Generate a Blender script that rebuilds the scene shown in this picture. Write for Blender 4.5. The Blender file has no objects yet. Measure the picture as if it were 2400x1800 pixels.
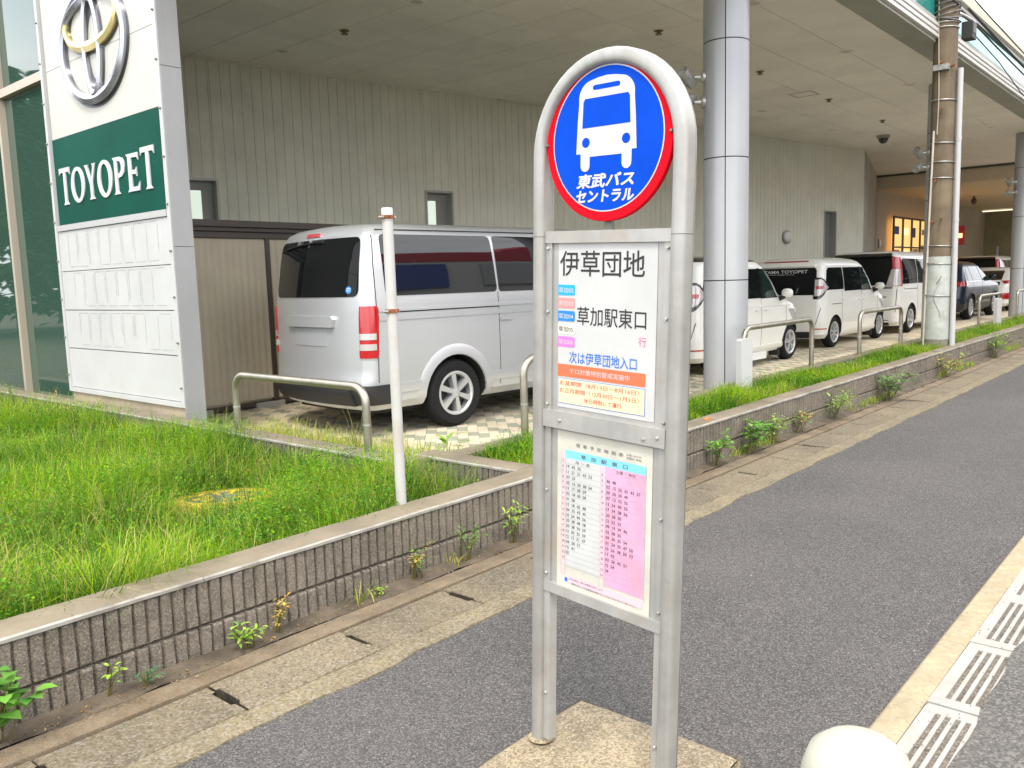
import bpy, bmesh, math, random
import numpy as np
from mathutils import Vector, Matrix

random.seed(7)
rng = np.random.default_rng(11)
SC = bpy.context.scene
COL = SC.collection
R = math.radians

# ------------------------------------------------------------------ camera
cd = bpy.data.cameras.new("camera")
cam = bpy.data.objects.new("camera", cd)
COL.objects.link(cam)
cd.sensor_width = 36.0
cd.lens = 29.54
cd.clip_start = 0.05
cd.clip_end = 2000
cam.matrix_world = Matrix((
    (0.653458, 0.111179, -0.748754, 0.0),
    (-0.756431, 0.058845, -0.651421, 0.0),
    (-0.028364, 0.992057, 0.122552, 1.55),
    (0, 0, 0, 1)))
SC.camera = cam

# ------------------------------------------------------------------ sky and sun
SUN_EL, SUN_AZ = R(56), math.atan2(-0.62, -0.78)      # azimuth measured from +X
W = bpy.data.worlds.new("World")
SC.world = W
W.use_nodes = True
wn, wl = W.node_tree.nodes, W.node_tree.links
wn.clear()
sky = wn.new("ShaderNodeTexSky")
sky.sky_type = 'NISHITA'
sky.sun_disc = False
sky.sun_elevation = SUN_EL
sky.sun_rotation = R(90) - SUN_AZ
tc = wn.new("ShaderNodeTexCoord")
mp = wn.new("ShaderNodeMapping")
mp.inputs['Scale'].default_value = (1.0, 1.0, 2.6)
wl.new(tc.outputs['Generated'], mp.inputs['Vector'])
cn = wn.new("ShaderNodeTexNoise")
cn.inputs['Scale'].default_value = 2.3
cn.inputs['Detail'].default_value = 7
cn.inputs['Roughness'].default_value = 0.58
wl.new(mp.outputs['Vector'], cn.inputs['Vector'])
cr = wn.new("ShaderNodeValToRGB")
cr.color_ramp.elements[0].position = 0.32
cr.color_ramp.elements[0].color = (0.45, 0.45, 0.45, 1)
cr.color_ramp.elements[1].position = 0.52
cr.color_ramp.elements[1].color = (1, 1, 1, 1)
wl.new(cn.outputs['Fac'], cr.inputs['Fac'])
cc = wn.new("ShaderNodeValToRGB")                      # cloud bodies: grey bellies to white
cc.color_ramp.elements[0].position = 0.35
cc.color_ramp.elements[0].color = (10.5, 10.7, 10.9, 1)
cc.color_ramp.elements[1].position = 0.75
cc.color_ramp.elements[1].color = (6.4, 6.6, 7.0, 1)
wl.new(cn.outputs['Fac'], cc.inputs['Fac'])
mx = wn.new("ShaderNodeMix")
mx.data_type = 'RGBA'
wl.new(cr.outputs['Color'], mx.inputs['Factor'])
wl.new(sky.outputs['Color'], mx.inputs['A'])
wl.new(cc.outputs['Color'], mx.inputs['B'])
bg = wn.new("ShaderNodeBackground")
bg.inputs['Strength'].default_value = 0.145
wl.new(mx.outputs['Result'], bg.inputs['Color'])
wo = wn.new("ShaderNodeOutputWorld")
wl.new(bg.outputs['Background'], wo.inputs['Surface'])

sl = bpy.data.lights.new("sun", 'SUN')
sl.energy = 1.35
sl.angle = R(14)
sl.color = (1.0, 0.93, 0.82)
so = bpy.data.objects.new("sun", sl)
COL.objects.link(so)
sd = Vector((math.cos(SUN_AZ) * math.cos(SUN_EL), math.sin(SUN_AZ) * math.cos(SUN_EL), math.sin(SUN_EL)))
so.rotation_euler = sd.to_track_quat('Z', 'Y').to_euler()
so.location = sd * 40

SC.view_settings.view_transform = 'Standard'
SC.view_settings.look = 'None'
SC.view_settings.gamma = 1
SC.view_settings.use_curve_mapping = False
SC.view_settings.exposure = 1.22
SC.render.engine = 'CYCLES'
SC.cycles.use_denoising = True
SC.cycles.max_bounces = 8
SC.cycles.diffuse_bounces = 5
SC.cycles.caustics_reflective = False
SC.cycles.caustics_refractive = False

# ------------------------------------------------------------------ materials
MATS = {}


def srgb(r, g, b):
    def f(c):
        c /= 255.0
        return c / 12.92 if c <= 0.04045 else ((c + 0.055) / 1.055) ** 2.4
    return (f(r), f(g), f(b))


def mat(name, col, rough=0.6, metal=0.0, var=0.0, vscale=3.0, bump=0.0, bscale=60.0, spec=0.5, coat=0.0,
        speck=None, speck_scale=150.0, speck_amt=0.5, col2=None, stain=None, stain_scale=1.5, stain_amt=0.5,
        emit=None, estr=0.0, alpha=1.0, trans=0.0, streak=0.0, rand=0.0, bdist=0.004):
    """Principled material; colour varied by world-space noise, optional aggregate specks, stains, streaks, bump."""
    if name in MATS:
        return MATS[name]
    m = bpy.data.materials.new(name)
    m.use_nodes = True
    nt = m.node_tree
    N, L = nt.nodes, nt.links
    p = N["Principled BSDF"]
    p.inputs['Base Color'].default_value = (*col, 1)
    p.inputs['Roughness'].default_value = rough
    p.inputs['Metallic'].default_value = metal
    p.inputs['Specular IOR Level'].default_value = spec
    p.inputs['Coat Weight'].default_value = coat
    p.inputs['Coat Roughness'].default_value = 0.04
    p.inputs['Transmission Weight'].default_value = trans
    p.inputs['Alpha'].default_value = alpha
    if emit:
        p.inputs['Emission Color'].default_value = (*emit, 1)
        p.inputs['Emission Strength'].default_value = estr
    geo = N.new("ShaderNodeNewGeometry")
    cur = None

    def noise(scale, detail=6, rough_=0.6, vec=None):
        n = N.new("ShaderNodeTexNoise")
        n.inputs['Scale'].default_value = scale
        n.inputs['Detail'].default_value = detail
        n.inputs['Roughness'].default_value = rough_
        L.new(vec or geo.outputs['Position'], n.inputs['Vector'])
        return n

    def mixc(fac, a, b):
        x = N.new("ShaderNodeMix")
        x.data_type = 'RGBA'
        L.new(fac, x.inputs['Factor'])
        for s, k in ((a, 'A'), (b, 'B')):
            if isinstance(s, tuple):
                x.inputs[k].default_value = (*s, 1)
            else:
                L.new(s, x.inputs[k])
        return x.outputs['Result']

    def ramp(fac, lo, hi, v0=0.0, v1=1.0):
        r = N.new("ShaderNodeMapRange")
        r.inputs['From Min'].default_value = lo
        r.inputs['From Max'].default_value = hi
        r.inputs['To Min'].default_value = v0
        r.inputs['To Max'].default_value = v1
        L.new(fac, r.inputs['Value'])
        return r.outputs['Result']

    if var or col2:
        n = noise(vscale)
        c2 = col2 or tuple(max(0, c * (1 - 2 * var)) for c in col)
        c1 = col if col2 else tuple(min(1, c * (1 + var)) for c in col)
        cur = mixc(ramp(n.outputs['Fac'], 0.35, 0.68), c1, c2)
    if streak:
        mpn = N.new("ShaderNodeMapping")
        mpn.inputs['Scale'].default_value = (14, 14, 0.5)
        L.new(geo.outputs['Position'], mpn.inputs['Vector'])
        n = noise(1.6, 4, 0.6, mpn.outputs['Vector'])
        cur = mixc(ramp(n.outputs['Fac'], 0.5, 0.8, 0, streak), cur or col, tuple(c * 0.45 for c in col))
    if stain:
        n = noise(stain_scale, 8, 0.65)
        cur = mixc(ramp(n.outputs['Fac'], 0.48, 0.66, 0, stain_amt), cur or col, stain)
    if speck:
        v = N.new("ShaderNodeTexVoronoi")
        v.inputs['Scale'].default_value = speck_scale
        L.new(geo.outputs['Position'], v.inputs['Vector'])
        sp = N.new("ShaderNodeSeparateColor")
        L.new(v.outputs['Color'], sp.inputs['Color'])
        cur = mixc(ramp(sp.outputs['Red'], 0.35, 0.95, 0, speck_amt), cur or col, speck)
        cur = mixc(ramp(sp.outputs['Green'], 0.5, 0.88, 0, speck_amt * 0.95), cur, tuple(c * 0.35 for c in col))
    if rand:
        oi = N.new("ShaderNodeObjectInfo")
        h = N.new("ShaderNodeHueSaturation")
        L.new(ramp(oi.outputs['Random'], 0, 1, 1 - rand, 1 + rand), h.inputs['Value'])
        if cur is None:
            h.inputs['Color'].default_value = (*col, 1)
        else:
            L.new(cur, h.inputs['Color'])
        cur = h.outputs['Color']
    if cur is not None:
        L.new(cur, p.inputs['Base Color'])
    if bump:
        n = noise(bscale, 5, 0.65)
        b = N.new("ShaderNodeBump")
        b.inputs['Strength'].default_value = bump
        b.inputs['Distance'].default_value = bdist
        L.new(n.outputs['Fac'], b.inputs['Height'])
        L.new(b.outputs['Normal'], p.inputs['Normal'])
    MATS[name] = m
    return m


def leafmat(name, fac=0.35):
    if name in MATS:
        return MATS[name]
    m = bpy.data.materials.new(name)
    m.use_nodes = True
    N, L = m.node_tree.nodes, m.node_tree.links
    p = N["Principled BSDF"]
    p.inputs['Roughness'].default_value = 0.6
    p.inputs['Specular IOR Level'].default_value = 0.12
    a = N.new("ShaderNodeAttribute")
    a.attribute_name = "Col"
    L.new(a.outputs['Color'], p.inputs['Base Color'])
    t = N.new("ShaderNodeBsdfTranslucent")
    L.new(a.outputs['Color'], t.inputs['Color'])
    s = N.new("ShaderNodeMixShader")
    s.inputs[0].default_value = fac
    o = N["Material Output"]
    L.new(p.outputs[0], s.inputs[1])
    L.new(t.outputs[0], s.inputs[2])
    L.new(s.outputs[0], o.inputs['Surface'])
    MATS[name] = m
    return m


M = {
    'asphalt': mat('asphalt', (0.0671, 0.0597, 0.0585), 0.9, speck=(0.205, 0.188, 0.171), speck_scale=215, speck_amt=0.8, var=0.2, vscale=0.7, stain=(0.0535, 0.0492, 0.046), stain_scale=0.7, stain_amt=0.65, bump=0.9, bscale=160, bdist=0.006),
    'asphalt_road': mat('asphalt_road', (0.104, 0.0944, 0.085), 0.9, speck=(0.258, 0.239, 0.213), speck_scale=120, speck_amt=0.55, var=0.15, vscale=1.6, bump=0.9, bscale=140, bdist=0.006),
    'slab': mat('slab', (0.181, 0.14, 0.0819), 0.9, speck=(0.275, 0.247, 0.204), speck_scale=120, speck_amt=0.6, var=0.14, vscale=2.2, bump=0.7, bscale=130, stain=(0.0771, 0.0604, 0.0412), stain_amt=0.5, stain_scale=2.3, rand=0.07),
    'gutter_edge': mat('gutter_edge', (0.206, 0.162, 0.0899), 0.9, speck=(0.281, 0.257, 0.208), speck_scale=110, speck_amt=0.6, var=0.15, vscale=4, bump=0.8, bscale=90, stain=(0.0966, 0.0773, 0.0533), stain_amt=0.4),
    'gutter_wall': mat('gutter_wall', (0.198, 0.146, 0.0891), 0.9, var=0.2, vscale=5, bump=0.6, bscale=70, stain=(0.108, 0.0675, 0.0315), stain_amt=0.9, stain_scale=2.0, speck=(0.27, 0.242, 0.198), speck_amt=0.3),
    'dirt': mat('dirt', (0.109, 0.0843, 0.0583), 0.95, var=0.25, vscale=6, bump=1.0, bscale=60, stain=(0.0673, 0.0524, 0.0337), stain_amt=0.6),
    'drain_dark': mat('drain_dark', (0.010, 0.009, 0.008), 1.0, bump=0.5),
    'grit': mat('grit', (0.15, 0.125, 0.10), 0.95, speck=(0.34, 0.29, 0.24), speck_scale=140, speck_amt=0.6, bump=1.0, bscale=120, var=0.2, vscale=20),
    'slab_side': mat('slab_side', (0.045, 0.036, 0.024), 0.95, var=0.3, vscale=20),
    'soil': mat('soil', (0.06, 0.045, 0.025), 1.0, var=0.3, vscale=8, bump=1.0, bscale=50),
    'block': mat('block', (0.189, 0.159, 0.124), 0.92, var=0.18, vscale=9, bump=1.0, bscale=150, bdist=0.008, stain=(0.0837, 0.0711, 0.0544), stain_amt=0.55, stain_scale=1.3, speck=(0.335, 0.293, 0.234), speck_scale=170, speck_amt=0.55, streak=0.25),
    'mortar': mat('mortar', (0.195, 0.172, 0.14), 0.95, bump=0.6, bscale=90, var=0.2, vscale=12),
    'coping': mat('coping', (0.201, 0.164, 0.111), 0.88, var=0.14, vscale=2.6, bump=0.4, bscale=60, stain=(0.132, 0.106, 0.0795), stain_amt=0.6, stain_scale=1.7),
    'coping_edge': mat('coping_edge', (0.33, 0.309, 0.275), 0.85, var=0.12, vscale=6, bump=0.5, bscale=50, stain=(0.121, 0.0999, 0.0773), stain_amt=0.75, stain_scale=4),
    'kerb': mat('kerb', (0.341, 0.274, 0.169), 0.85, var=0.1, vscale=4, bump=0.3, bscale=80, stain=(0.286, 0.21, 0.121), stain_amt=0.5, speck=(0.414, 0.369, 0.28), speck_amt=0.25, speck_scale=60),
    'white_road_paint': mat('white_road_paint', (0.341, 0.329, 0.3), 0.7, var=0.06, vscale=5, bump=0.3, bscale=90, stain=(0.266, 0.228, 0.183), stain_amt=0.55, stain_scale=6),
    'alu': mat('alu', (0.385, 0.375, 0.352), 0.36, metal=0.4, var=0.10, vscale=5, streak=0.4, stain=(0.276, 0.239, 0.184), stain_amt=0.25, stain_scale=7, bump=0.05, bscale=200),
    'alu_flat': mat('alu_flat', (0.398, 0.39, 0.367), 0.45, metal=0.3, var=0.08, vscale=6, stain=(0.345, 0.275, 0.207), stain_amt=0.5, stain_scale=5, streak=0.2),
    'steel_dark': mat('steel_dark', (0.25, 0.23, 0.20), 0.4, metal=0.8),
    'rust': mat('rust', (0.30, 0.10, 0.035), 0.85, var=0.35, vscale=40, bump=0.6, bscale=120),
    'galv': mat('galv', (0.50, 0.49, 0.46), 0.45, metal=0.7, var=0.15, vscale=20),
    'red': mat('red', (0.66, 0.004, 0.014), 0.55, spec=0.06),
    'blue': mat('blue', (0.002, 0.062, 0.52), 0.55, spec=0.06, var=0.05, vscale=12),
    'white_print': mat('white_print', (0.55, 0.55, 0.544), 0.45),
    'paper': mat('paper', (0.506, 0.506, 0.494), 0.5, var=0.03, vscale=8),
    'paper_old': mat('paper_old', (0.542, 0.522, 0.447), 0.55, var=0.08, vscale=9, stain=(0.488, 0.407, 0.284), stain_amt=0.45, stain_scale=5),
    'ink': mat('ink', (0.018, 0.016, 0.018), 0.5),
    'ink_soft': mat('ink_soft', (0.10, 0.085, 0.09), 0.6),
    'print_blue': mat('print_blue', (0.01, 0.14, 0.55), 0.5),
    'print_red': mat('print_red', (0.75, 0.05, 0.06), 0.5),
    'print_pink_text': mat('print_pink_text', (0.78, 0.12, 0.25), 0.5),
    'p_cyan': mat('p_cyan', (0.0085, 0.357, 0.722), 0.5),
    'p_salmon': mat('p_salmon', (0.748, 0.255, 0.255), 0.5),
    'p_blue': mat('p_blue', (0.01, 0.20, 0.75), 0.5),
    'p_cream': mat('p_cream', (0.722, 0.697, 0.578), 0.5),
    'p_magenta': mat('p_magenta', (0.722, 0.17, 0.527), 0.5),
    'p_orange': mat('p_orange', (0.765, 0.145, 0.0595), 0.5),
    'p_yellow': mat('p_yellow', (0.731, 0.646, 0.391), 0.5),
    'p_pink': mat('p_pink', (0.596, 0.334, 0.48), 0.55, var=0.06, vscale=14, stain=(0.617, 0.261, 0.305), stain_amt=0.5, stain_scale=6),
    'p_pinkpale': mat('p_pinkpale', (0.714, 0.468, 0.51), 0.55),
    'p_sky': mat('p_sky', (0.187, 0.527, 0.697), 0.55),
    'base_concrete': mat('base_concrete', (0.301, 0.234, 0.143), 0.9, var=0.18, vscale=7, bump=0.6, bscale=80, stain=(0.133, 0.0994, 0.0663), stain_amt=0.9, stain_scale=4.5, speck=(0.365, 0.312, 0.225), speck_scale=170, speck_amt=0.75),
    'sign_white': mat('sign_white', (0.508, 0.508, 0.501), 0.35, var=0.03, vscale=2, streak=0.06),
    'sign_cream': mat('sign_cream', (0.519, 0.507, 0.456), 0.35, var=0.03, vscale=1.5),
    'sign_green': mat('sign_green', (0.00248, 0.0713, 0.0484), 0.5, spec=0.06, var=0.1, vscale=1.2),
    'sign_frame': mat('sign_frame', (0.515, 0.507, 0.499), 0.35, metal=0.3, streak=0.15),
    'clad_grey': mat('clad_grey', (0.33, 0.336, 0.343), 0.38, metal=0.25, var=0.04, vscale=1.2, streak=0.1),
    'ghost': mat('ghost', (0.406, 0.399, 0.389), 0.6, var=0.2, vscale=30),
    'chrome': mat('chrome', (0.384, 0.391, 0.422), 0.2, metal=0.85),
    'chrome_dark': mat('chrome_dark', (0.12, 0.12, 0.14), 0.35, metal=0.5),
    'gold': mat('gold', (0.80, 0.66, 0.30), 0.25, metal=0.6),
    'plinth': mat('plinth', (0.416, 0.336, 0.24), 0.85, var=0.1, vscale=4, bump=0.2, bscale=80),
    'facade_glass': mat('facade_glass', (0.04, 0.085, 0.062), 0.02, spec=1.0),
    'facade_frame': mat('facade_frame', (0.493, 0.425, 0.34), 0.4, metal=0.3),
    'siding': mat('siding', (0.74, 0.745, 0.64), 0.7, var=0.05, vscale=1.5, streak=0.16),
    'ceiling': mat('ceiling', (0.90, 0.87, 0.79), 0.75, var=0.03, vscale=1.3, rand=0.03),
    'ceiling_gap': mat('ceiling_gap', (0.10, 0.095, 0.085), 0.9),
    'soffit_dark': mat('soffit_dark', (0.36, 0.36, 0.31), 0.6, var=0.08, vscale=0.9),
    'fascia_white': mat('fascia_white', (0.607, 0.59, 0.549), 0.4, streak=0.1),
    'teal_glass': mat('teal_glass', (0.025, 0.25, 0.22), 0.05, spec=0.45),
    'roof_cap': mat('roof_cap', (0.528, 0.512, 0.4), 0.6, streak=0.2),
    'column': mat('column', (0.394, 0.402, 0.416), 0.36, metal=0.2, var=0.03, vscale=1.2),
    'dark_gap': mat('dark_gap', (0.03, 0.03, 0.03), 0.9),
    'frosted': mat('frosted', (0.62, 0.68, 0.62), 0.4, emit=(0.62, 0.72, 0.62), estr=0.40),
    'window_frame': mat('window_frame', (0.42, 0.42, 0.38), 0.45, metal=0.3),
    'lamp_white': mat('lamp_white', (0.7, 0.7, 0.68), 0.3),
    'lamp_grey': mat('lamp_grey', (0.33, 0.33, 0.32), 0.4, metal=0.4),
    'warm_window': mat('warm_window', (0.7, 0.45, 0.15), 0.4, emit=(1.0, 0.55, 0.18), estr=0.5),
    'warm_light': mat('warm_light', (0.8, 0.6, 0.3), 0.4, emit=(1.0, 0.72, 0.32), estr=0.8),
    'warm_lit_ceiling': mat('warm_lit_ceiling', (0.621, 0.527, 0.392), 0.8),  # warm light on the far bay's soffit put into its colour
    'olive_wall': mat('olive_wall', (0.285, 0.266, 0.162), 0.8, var=0.1, vscale=1),
    'shed_panel': mat('shed_panel', (0.504, 0.441, 0.333), 0.5, streak=0.2, var=0.05, vscale=2),
    'shed_dark': mat('shed_dark', (0.075, 0.062, 0.052), 0.45, streak=0.1),
    'pole': mat('pole', (0.172, 0.133, 0.0866), 0.9, var=0.16, vscale=3, bump=0.5, bscale=70, streak=0.35),
    'pole_sleeve': mat('pole_sleeve', (0.416, 0.44, 0.408), 0.6, var=0.08, vscale=4, stain=(0.264, 0.248, 0.216), stain_amt=0.5, stain_scale=7),
    'pole_foot': mat('pole_foot', (0.20, 0.18, 0.15), 0.9, bump=0.4),
    'pvc': mat('pvc', (0.469, 0.469, 0.464), 0.4, streak=0.08),
    'post_white': mat('post_white', (0.465, 0.46, 0.435), 0.4, stain=(0.371, 0.281, 0.179), stain_amt=0.45, stain_scale=2.5, streak=0.2),
    'cable': mat('cable', (0.02, 0.02, 0.02), 0.6),
    'rail_steel': mat('rail_steel', (0.399, 0.365, 0.306), 0.32, metal=0.8, var=0.12, vscale=8, streak=0.3),
    'guard_white': mat('guard_white', (0.413, 0.405, 0.33), 0.45, var=0.03, vscale=6, stain=(0.369, 0.319, 0.245), stain_amt=0.3, stain_scale=5),
    'manhole_yellow': mat('manhole_yellow', (0.612, 0.423, 0.027), 0.7, var=0.2, vscale=14, stain=(0.18, 0.144, 0.072), stain_amt=0.6, stain_scale=14),
    'manhole_iron': mat('manhole_iron', (0.13, 0.12, 0.11), 0.7, var=0.2, vscale=20, bump=0.5),
    'silver_paint': mat('silver_paint', (0.553, 0.566, 0.582), 0.3, metal=0.5, coat=0.7),
    'white_paint': mat('white_paint', (0.776, 0.766, 0.718), 0.3, coat=0.7),
    'navy_paint': mat('navy_paint', (0.006, 0.0175, 0.0375), 0.25, metal=0.2, coat=0.35),
    'black_trim': mat('black_trim', (0.018, 0.018, 0.019), 0.5),
    'black_gloss': mat('black_gloss', (0.008, 0.008, 0.009), 0.12, coat=0.6),
    'glass_dark': mat('glass_dark', (0.008, 0.009, 0.010), 0.03, spec=0.28),
    'glass_van': mat('glass_van', (0.006, 0.007, 0.008), 0.02, spec=0.7),
    'van_recess': mat('van_recess', (0.40, 0.41, 0.43), 0.4, metal=0.3),
    'glass_green': mat('glass_green', (0.014, 0.026, 0.022), 0.04, spec=0.28),
    'rubber': mat('rubber', (0.013, 0.013, 0.014), 0.8, spec=0.2, bump=0.3, bscale=90),
    'alloy': mat('alloy', (0.60, 0.61, 0.62), 0.3, metal=0.6),
    'wheel_dark': mat('wheel_dark', (0.02, 0.02, 0.02), 0.7),
    'lamp_red': mat('lamp_red', (0.385, 0.0056, 0.0084), 0.12, coat=0.8),
    'lamp_pink': mat('lamp_pink', (0.495, 0.0675, 0.0825), 0.15, coat=0.8),
    'lamp_clear': mat('lamp_clear', (0.50, 0.47, 0.45), 0.15, coat=0.8, metal=0.3),
    'sticker_blue': mat('sticker_blue', (0.05, 0.25, 0.7), 0.4),
    'plate_white': mat('plate_white', (0.72, 0.73, 0.70), 0.5),
    'leaf': leafmat('leaf', 0.38),
    'leaf_thick': leafmat('leaf_thick', 0.2),
    'bark': mat('bark', (0.09, 0.065, 0.045), 0.95, bump=1.0, bscale=30),
    'shop_white': mat('shop_white', (0.70, 0.68, 0.64), 0.7, var=0.05, vscale=0.6),
    'shop_red': mat('shop_red', (0.55, 0.02, 0.04), 0.5),
    'shop_blue': mat('shop_blue', (0.03, 0.07, 0.35), 0.5),
    'shop_orange': mat('shop_orange', (0.75, 0.3, 0.04), 0.5),
    'litter': mat('litter', (0.8, 0.2, 0.05), 0.7),
}

# ------------------------------------------------------------------ geometry helpers
class MB:
    """Collects faces; build() links them as ONE mesh object."""

    def __init__(self):
        self.v, self.f, self.m = [], [], []

    def add(self, vs, fs, mi=0):
        o = len(self.v)
        self.v += [tuple(p) for p in vs]
        self.f += [tuple(i + o for i in q) for q in fs]
        self.m += [mi] * len(fs)
        return self

    def box(self, x0, x1, y0, y1, z0, z1, mi=0):
        return self.add([(x0, y0, z0), (x1, y0, z0), (x1, y1, z0), (x0, y1, z0), (x0, y0, z1), (x1, y0, z1), (x1, y1, z1), (x0, y1, z1)],
                        [(0, 3, 2, 1), (4, 5, 6, 7), (0, 1, 5, 4), (1, 2, 6, 5), (2, 3, 7, 6), (3, 0, 4, 7)], mi)

    def cbox(self, x0, x1, y0, y1, z0, z1, c=0.005, mi=0):
        """box with chamfered top edges"""
        v = [(x0, y0, z0), (x1, y0, z0), (x1, y1, z0), (x0, y1, z0),
             (x0, y0, z1 - c), (x1, y0, z1 - c), (x1, y1, z1 - c), (x0, y1, z1 - c),
             (x0 + c, y0 + c, z1), (x1 - c, y0 + c, z1), (x1 - c, y1 - c, z1), (x0 + c, y1 - c, z1)]
        f = [(0, 3, 2, 1), (8, 9, 10, 11)]
        for k in range(4):
            n = (k + 1) % 4
            f += [(k, n, n + 4, k + 4), (k + 4, n + 4, n + 8, k + 8)]
        return self.add(v, f, mi)

    def tube(self, path, r, n=10, caps=True, mi=0):
        path = [Vector(p) for p in path]
        rs = r if isinstance(r, (list, tuple)) else [r] * len(path)
        vs, fs = [], []
        up = None
        for i, p in enumerate(path):
            a = path[max(i - 1, 0)]
            b = path[min(i + 1, len(path) - 1)]
            t = (b - a).normalized()
            if up is None:
                up = Vector((0, 0, 1)) if abs(t.z) < 0.9 else Vector((1, 0, 0))
            s = t.cross(up).normalized()
            up = s.cross(t).normalized()
            for k in range(n):
                an = 2 * math.pi * k / n
                vs.append(p + (s * math.cos(an) + up * math.sin(an)) * rs[i])
        for i in range(len(path) - 1):
            for k in range(n):
                k2 = (k + 1) % n
                fs.append((i * n + k, i * n + k2, (i + 1) * n + k2, (i + 1) * n + k))
        if caps:
            fs.append(tuple(range(n - 1, -1, -1)))
            fs.append(tuple((len(path) - 1) * n + k for k in range(n)))
        return self.add(vs, fs, mi)

    def lathe(self, prof, n=24, c=(0, 0, 0), axis='z', mi=0, caps=True):
        vs, fs = [], []
        for r, h in prof:
            for k in range(n):
                a = 2 * math.pi * k / n
                x, y = r * math.cos(a), r * math.sin(a)
                q = {'z': (x, y, h), 'y': (x, h, y), 'x': (h, x, y)}[axis]
                vs.append((c[0] + q[0], c[1] + q[1], c[2] + q[2]))
        for i in range(len(prof) - 1):
            for k in range(n):
                k2 = (k + 1) % n
                fs.append((i * n + k, i * n + k2, (i + 1) * n + k2, (i + 1) * n + k))
        if caps:
            if prof[0][0] > 1e-6:
                fs.append(tuple(range(n - 1, -1, -1)))
            if prof[-1][0] > 1e-6:
                fs.append(tuple((len(prof) - 1) * n + k for k in range(n)))
        return self.add(vs, fs, mi)

    def prism(self, poly, fn, d0, d1, mi=0):
        """2-D polygon extruded from d0 to d1; fn(a, b, d) -> point"""
        n = len(poly)
        vs = [fn(a, b, d0) for a, b in poly] + [fn(a, b, d1) for a, b in poly]
        fs = [tuple(range(n)), tuple(range(2 * n - 1, n - 1, -1))]
        fs += [(i, i + n, (i + 1) % n + n, (i + 1) % n) for i in range(n)]
        return self.add(vs, fs, mi)

    def grid(self, fn, us, vs_, mi=0):
        P = [fn(u, v) for v in vs_ for u in us]
        nu = len(us)
        fs = [(j * nu + i, j * nu + i + 1, (j + 1) * nu + i + 1, (j + 1) * nu + i) for j in range(len(vs_) - 1) for i in range(nu - 1)]
        return self.add(P, fs, mi)

    def mesh(self, name, mats, smooth=None):
        me = bpy.data.meshes.new(name)
        me.from_pydata(self.v, [], self.f)
        mats = mats if isinstance(mats, (list, tuple)) else [mats]
        for m_ in mats:
            me.materials.append(m_)
        if len(mats) > 1:
            me.polygons.foreach_set('material_index', self.m)
        bm = bmesh.new()
        bm.from_mesh(me)
        bmesh.ops.recalc_face_normals(bm, faces=bm.faces)
        bm.to_mesh(me)
        bm.free()
        if smooth:
            shade(me, smooth)
        me.update()
        return me

    def build(self, name, mats, parent=None, smooth=None, world=False):
        if world and parent is not None:
            w = wloc(parent)
            self.v = [(x - w[0], y - w[1], z - w[2]) for x, y, z in self.v]
        return link(name, self.mesh(name, mats, smooth), parent)


def wloc(o):
    p = Vector((0, 0, 0))
    while o is not None:
        p += o.location
        o = o.parent
    return p


def shade(me, deg=35):
    me.polygons.foreach_set('use_smooth', [True] * len(me.polygons))
    me.set_sharp_from_angle(angle=R(deg))


def link(name, data, parent=None, loc=None, rot=None):
    o = bpy.data.objects.new(name, data)
    COL.objects.link(o)
    o.parent = parent
    if loc is not None:
        o.location = loc
    if rot is not None:
        o.rotation_euler = rot
    return o


def tag(o, label=None, cat=None, group=None, kind=None):
    if label:
        o['label'] = label
    if cat:
        o['category'] = cat
    if group:
        o['group'] = group
    if kind:
        o['kind'] = kind
    return o


def thing(name, label, cat, loc=(0, 0, 0), rot=(0, 0, 0), group=None):
    o = link(name, None, None, loc, rot)
    return tag(o, label, cat, group)


def copy_tree(o, parent=None):
    c = o.copy()
    COL.objects.link(c)
    c.parent = parent
    for ch in o.children:
        copy_tree(ch, c)
    return c


def text_mesh(s, width=None, height=None, bold=0.0, shear=0.0, size=1.0, space=1.0):
    """lettering as vertices and faces in a plane (x right, y up), fitted to width x height, lower-left at 0,0"""
    c = bpy.data.curves.new('lettering', 'FONT')
    c.body = s
    c.size = size
    c.offset = bold
    c.shear = shear
    c.space_character = space
    c.resolution_u = 3
    o = bpy.data.objects.new('lettering', c)
    COL.objects.link(o)
    dg = bpy.context.evaluated_depsgraph_get()
    me = bpy.data.meshes.new_from_object(o.evaluated_get(dg))
    v = np.array([q.co[:2] for q in me.vertices]) if len(me.vertices) else np.zeros((1, 2))
    f = [tuple(p.vertices) for p in me.polygons]
    bpy.data.objects.remove(o)
    bpy.data.curves.remove(c)
    bpy.data.meshes.remove(me)
    v = v - v.min(0)
    e = np.maximum(v.max(0), 1e-6)
    sx = width / e[0] if width else (height / e[1])
    sy = height / e[1] if height else sx
    if width and not height:
        sy = sx
    return v * (sx, sy), f


def print_text(mb, s, x, z, y, width=None, height=None, bold=0.0, shear=0.0, mi=0, space=1.0, skew=0.0):
    """add lettering to mb in the XZ plane at depth y, lower-left at (x, z)"""
    v, f = text_mesh(s, width, height, bold, shear, 1.0, space)
    mb.add([(x + a, y, z + b) for a, b in v], f, mi)
    return mb


def blob_noise(x, y, s=1.0, seed=0):
    return (math.sin(x * 1.7 * s + seed) * math.cos(y * 2.3 * s - seed * 1.3) + math.sin((x + y) * 3.1 * s + seed * 2.1) * 0.6
            + math.cos((x - 1.7 * y) * 4.7 * s + seed) * 0.4) / 2.0


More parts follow.
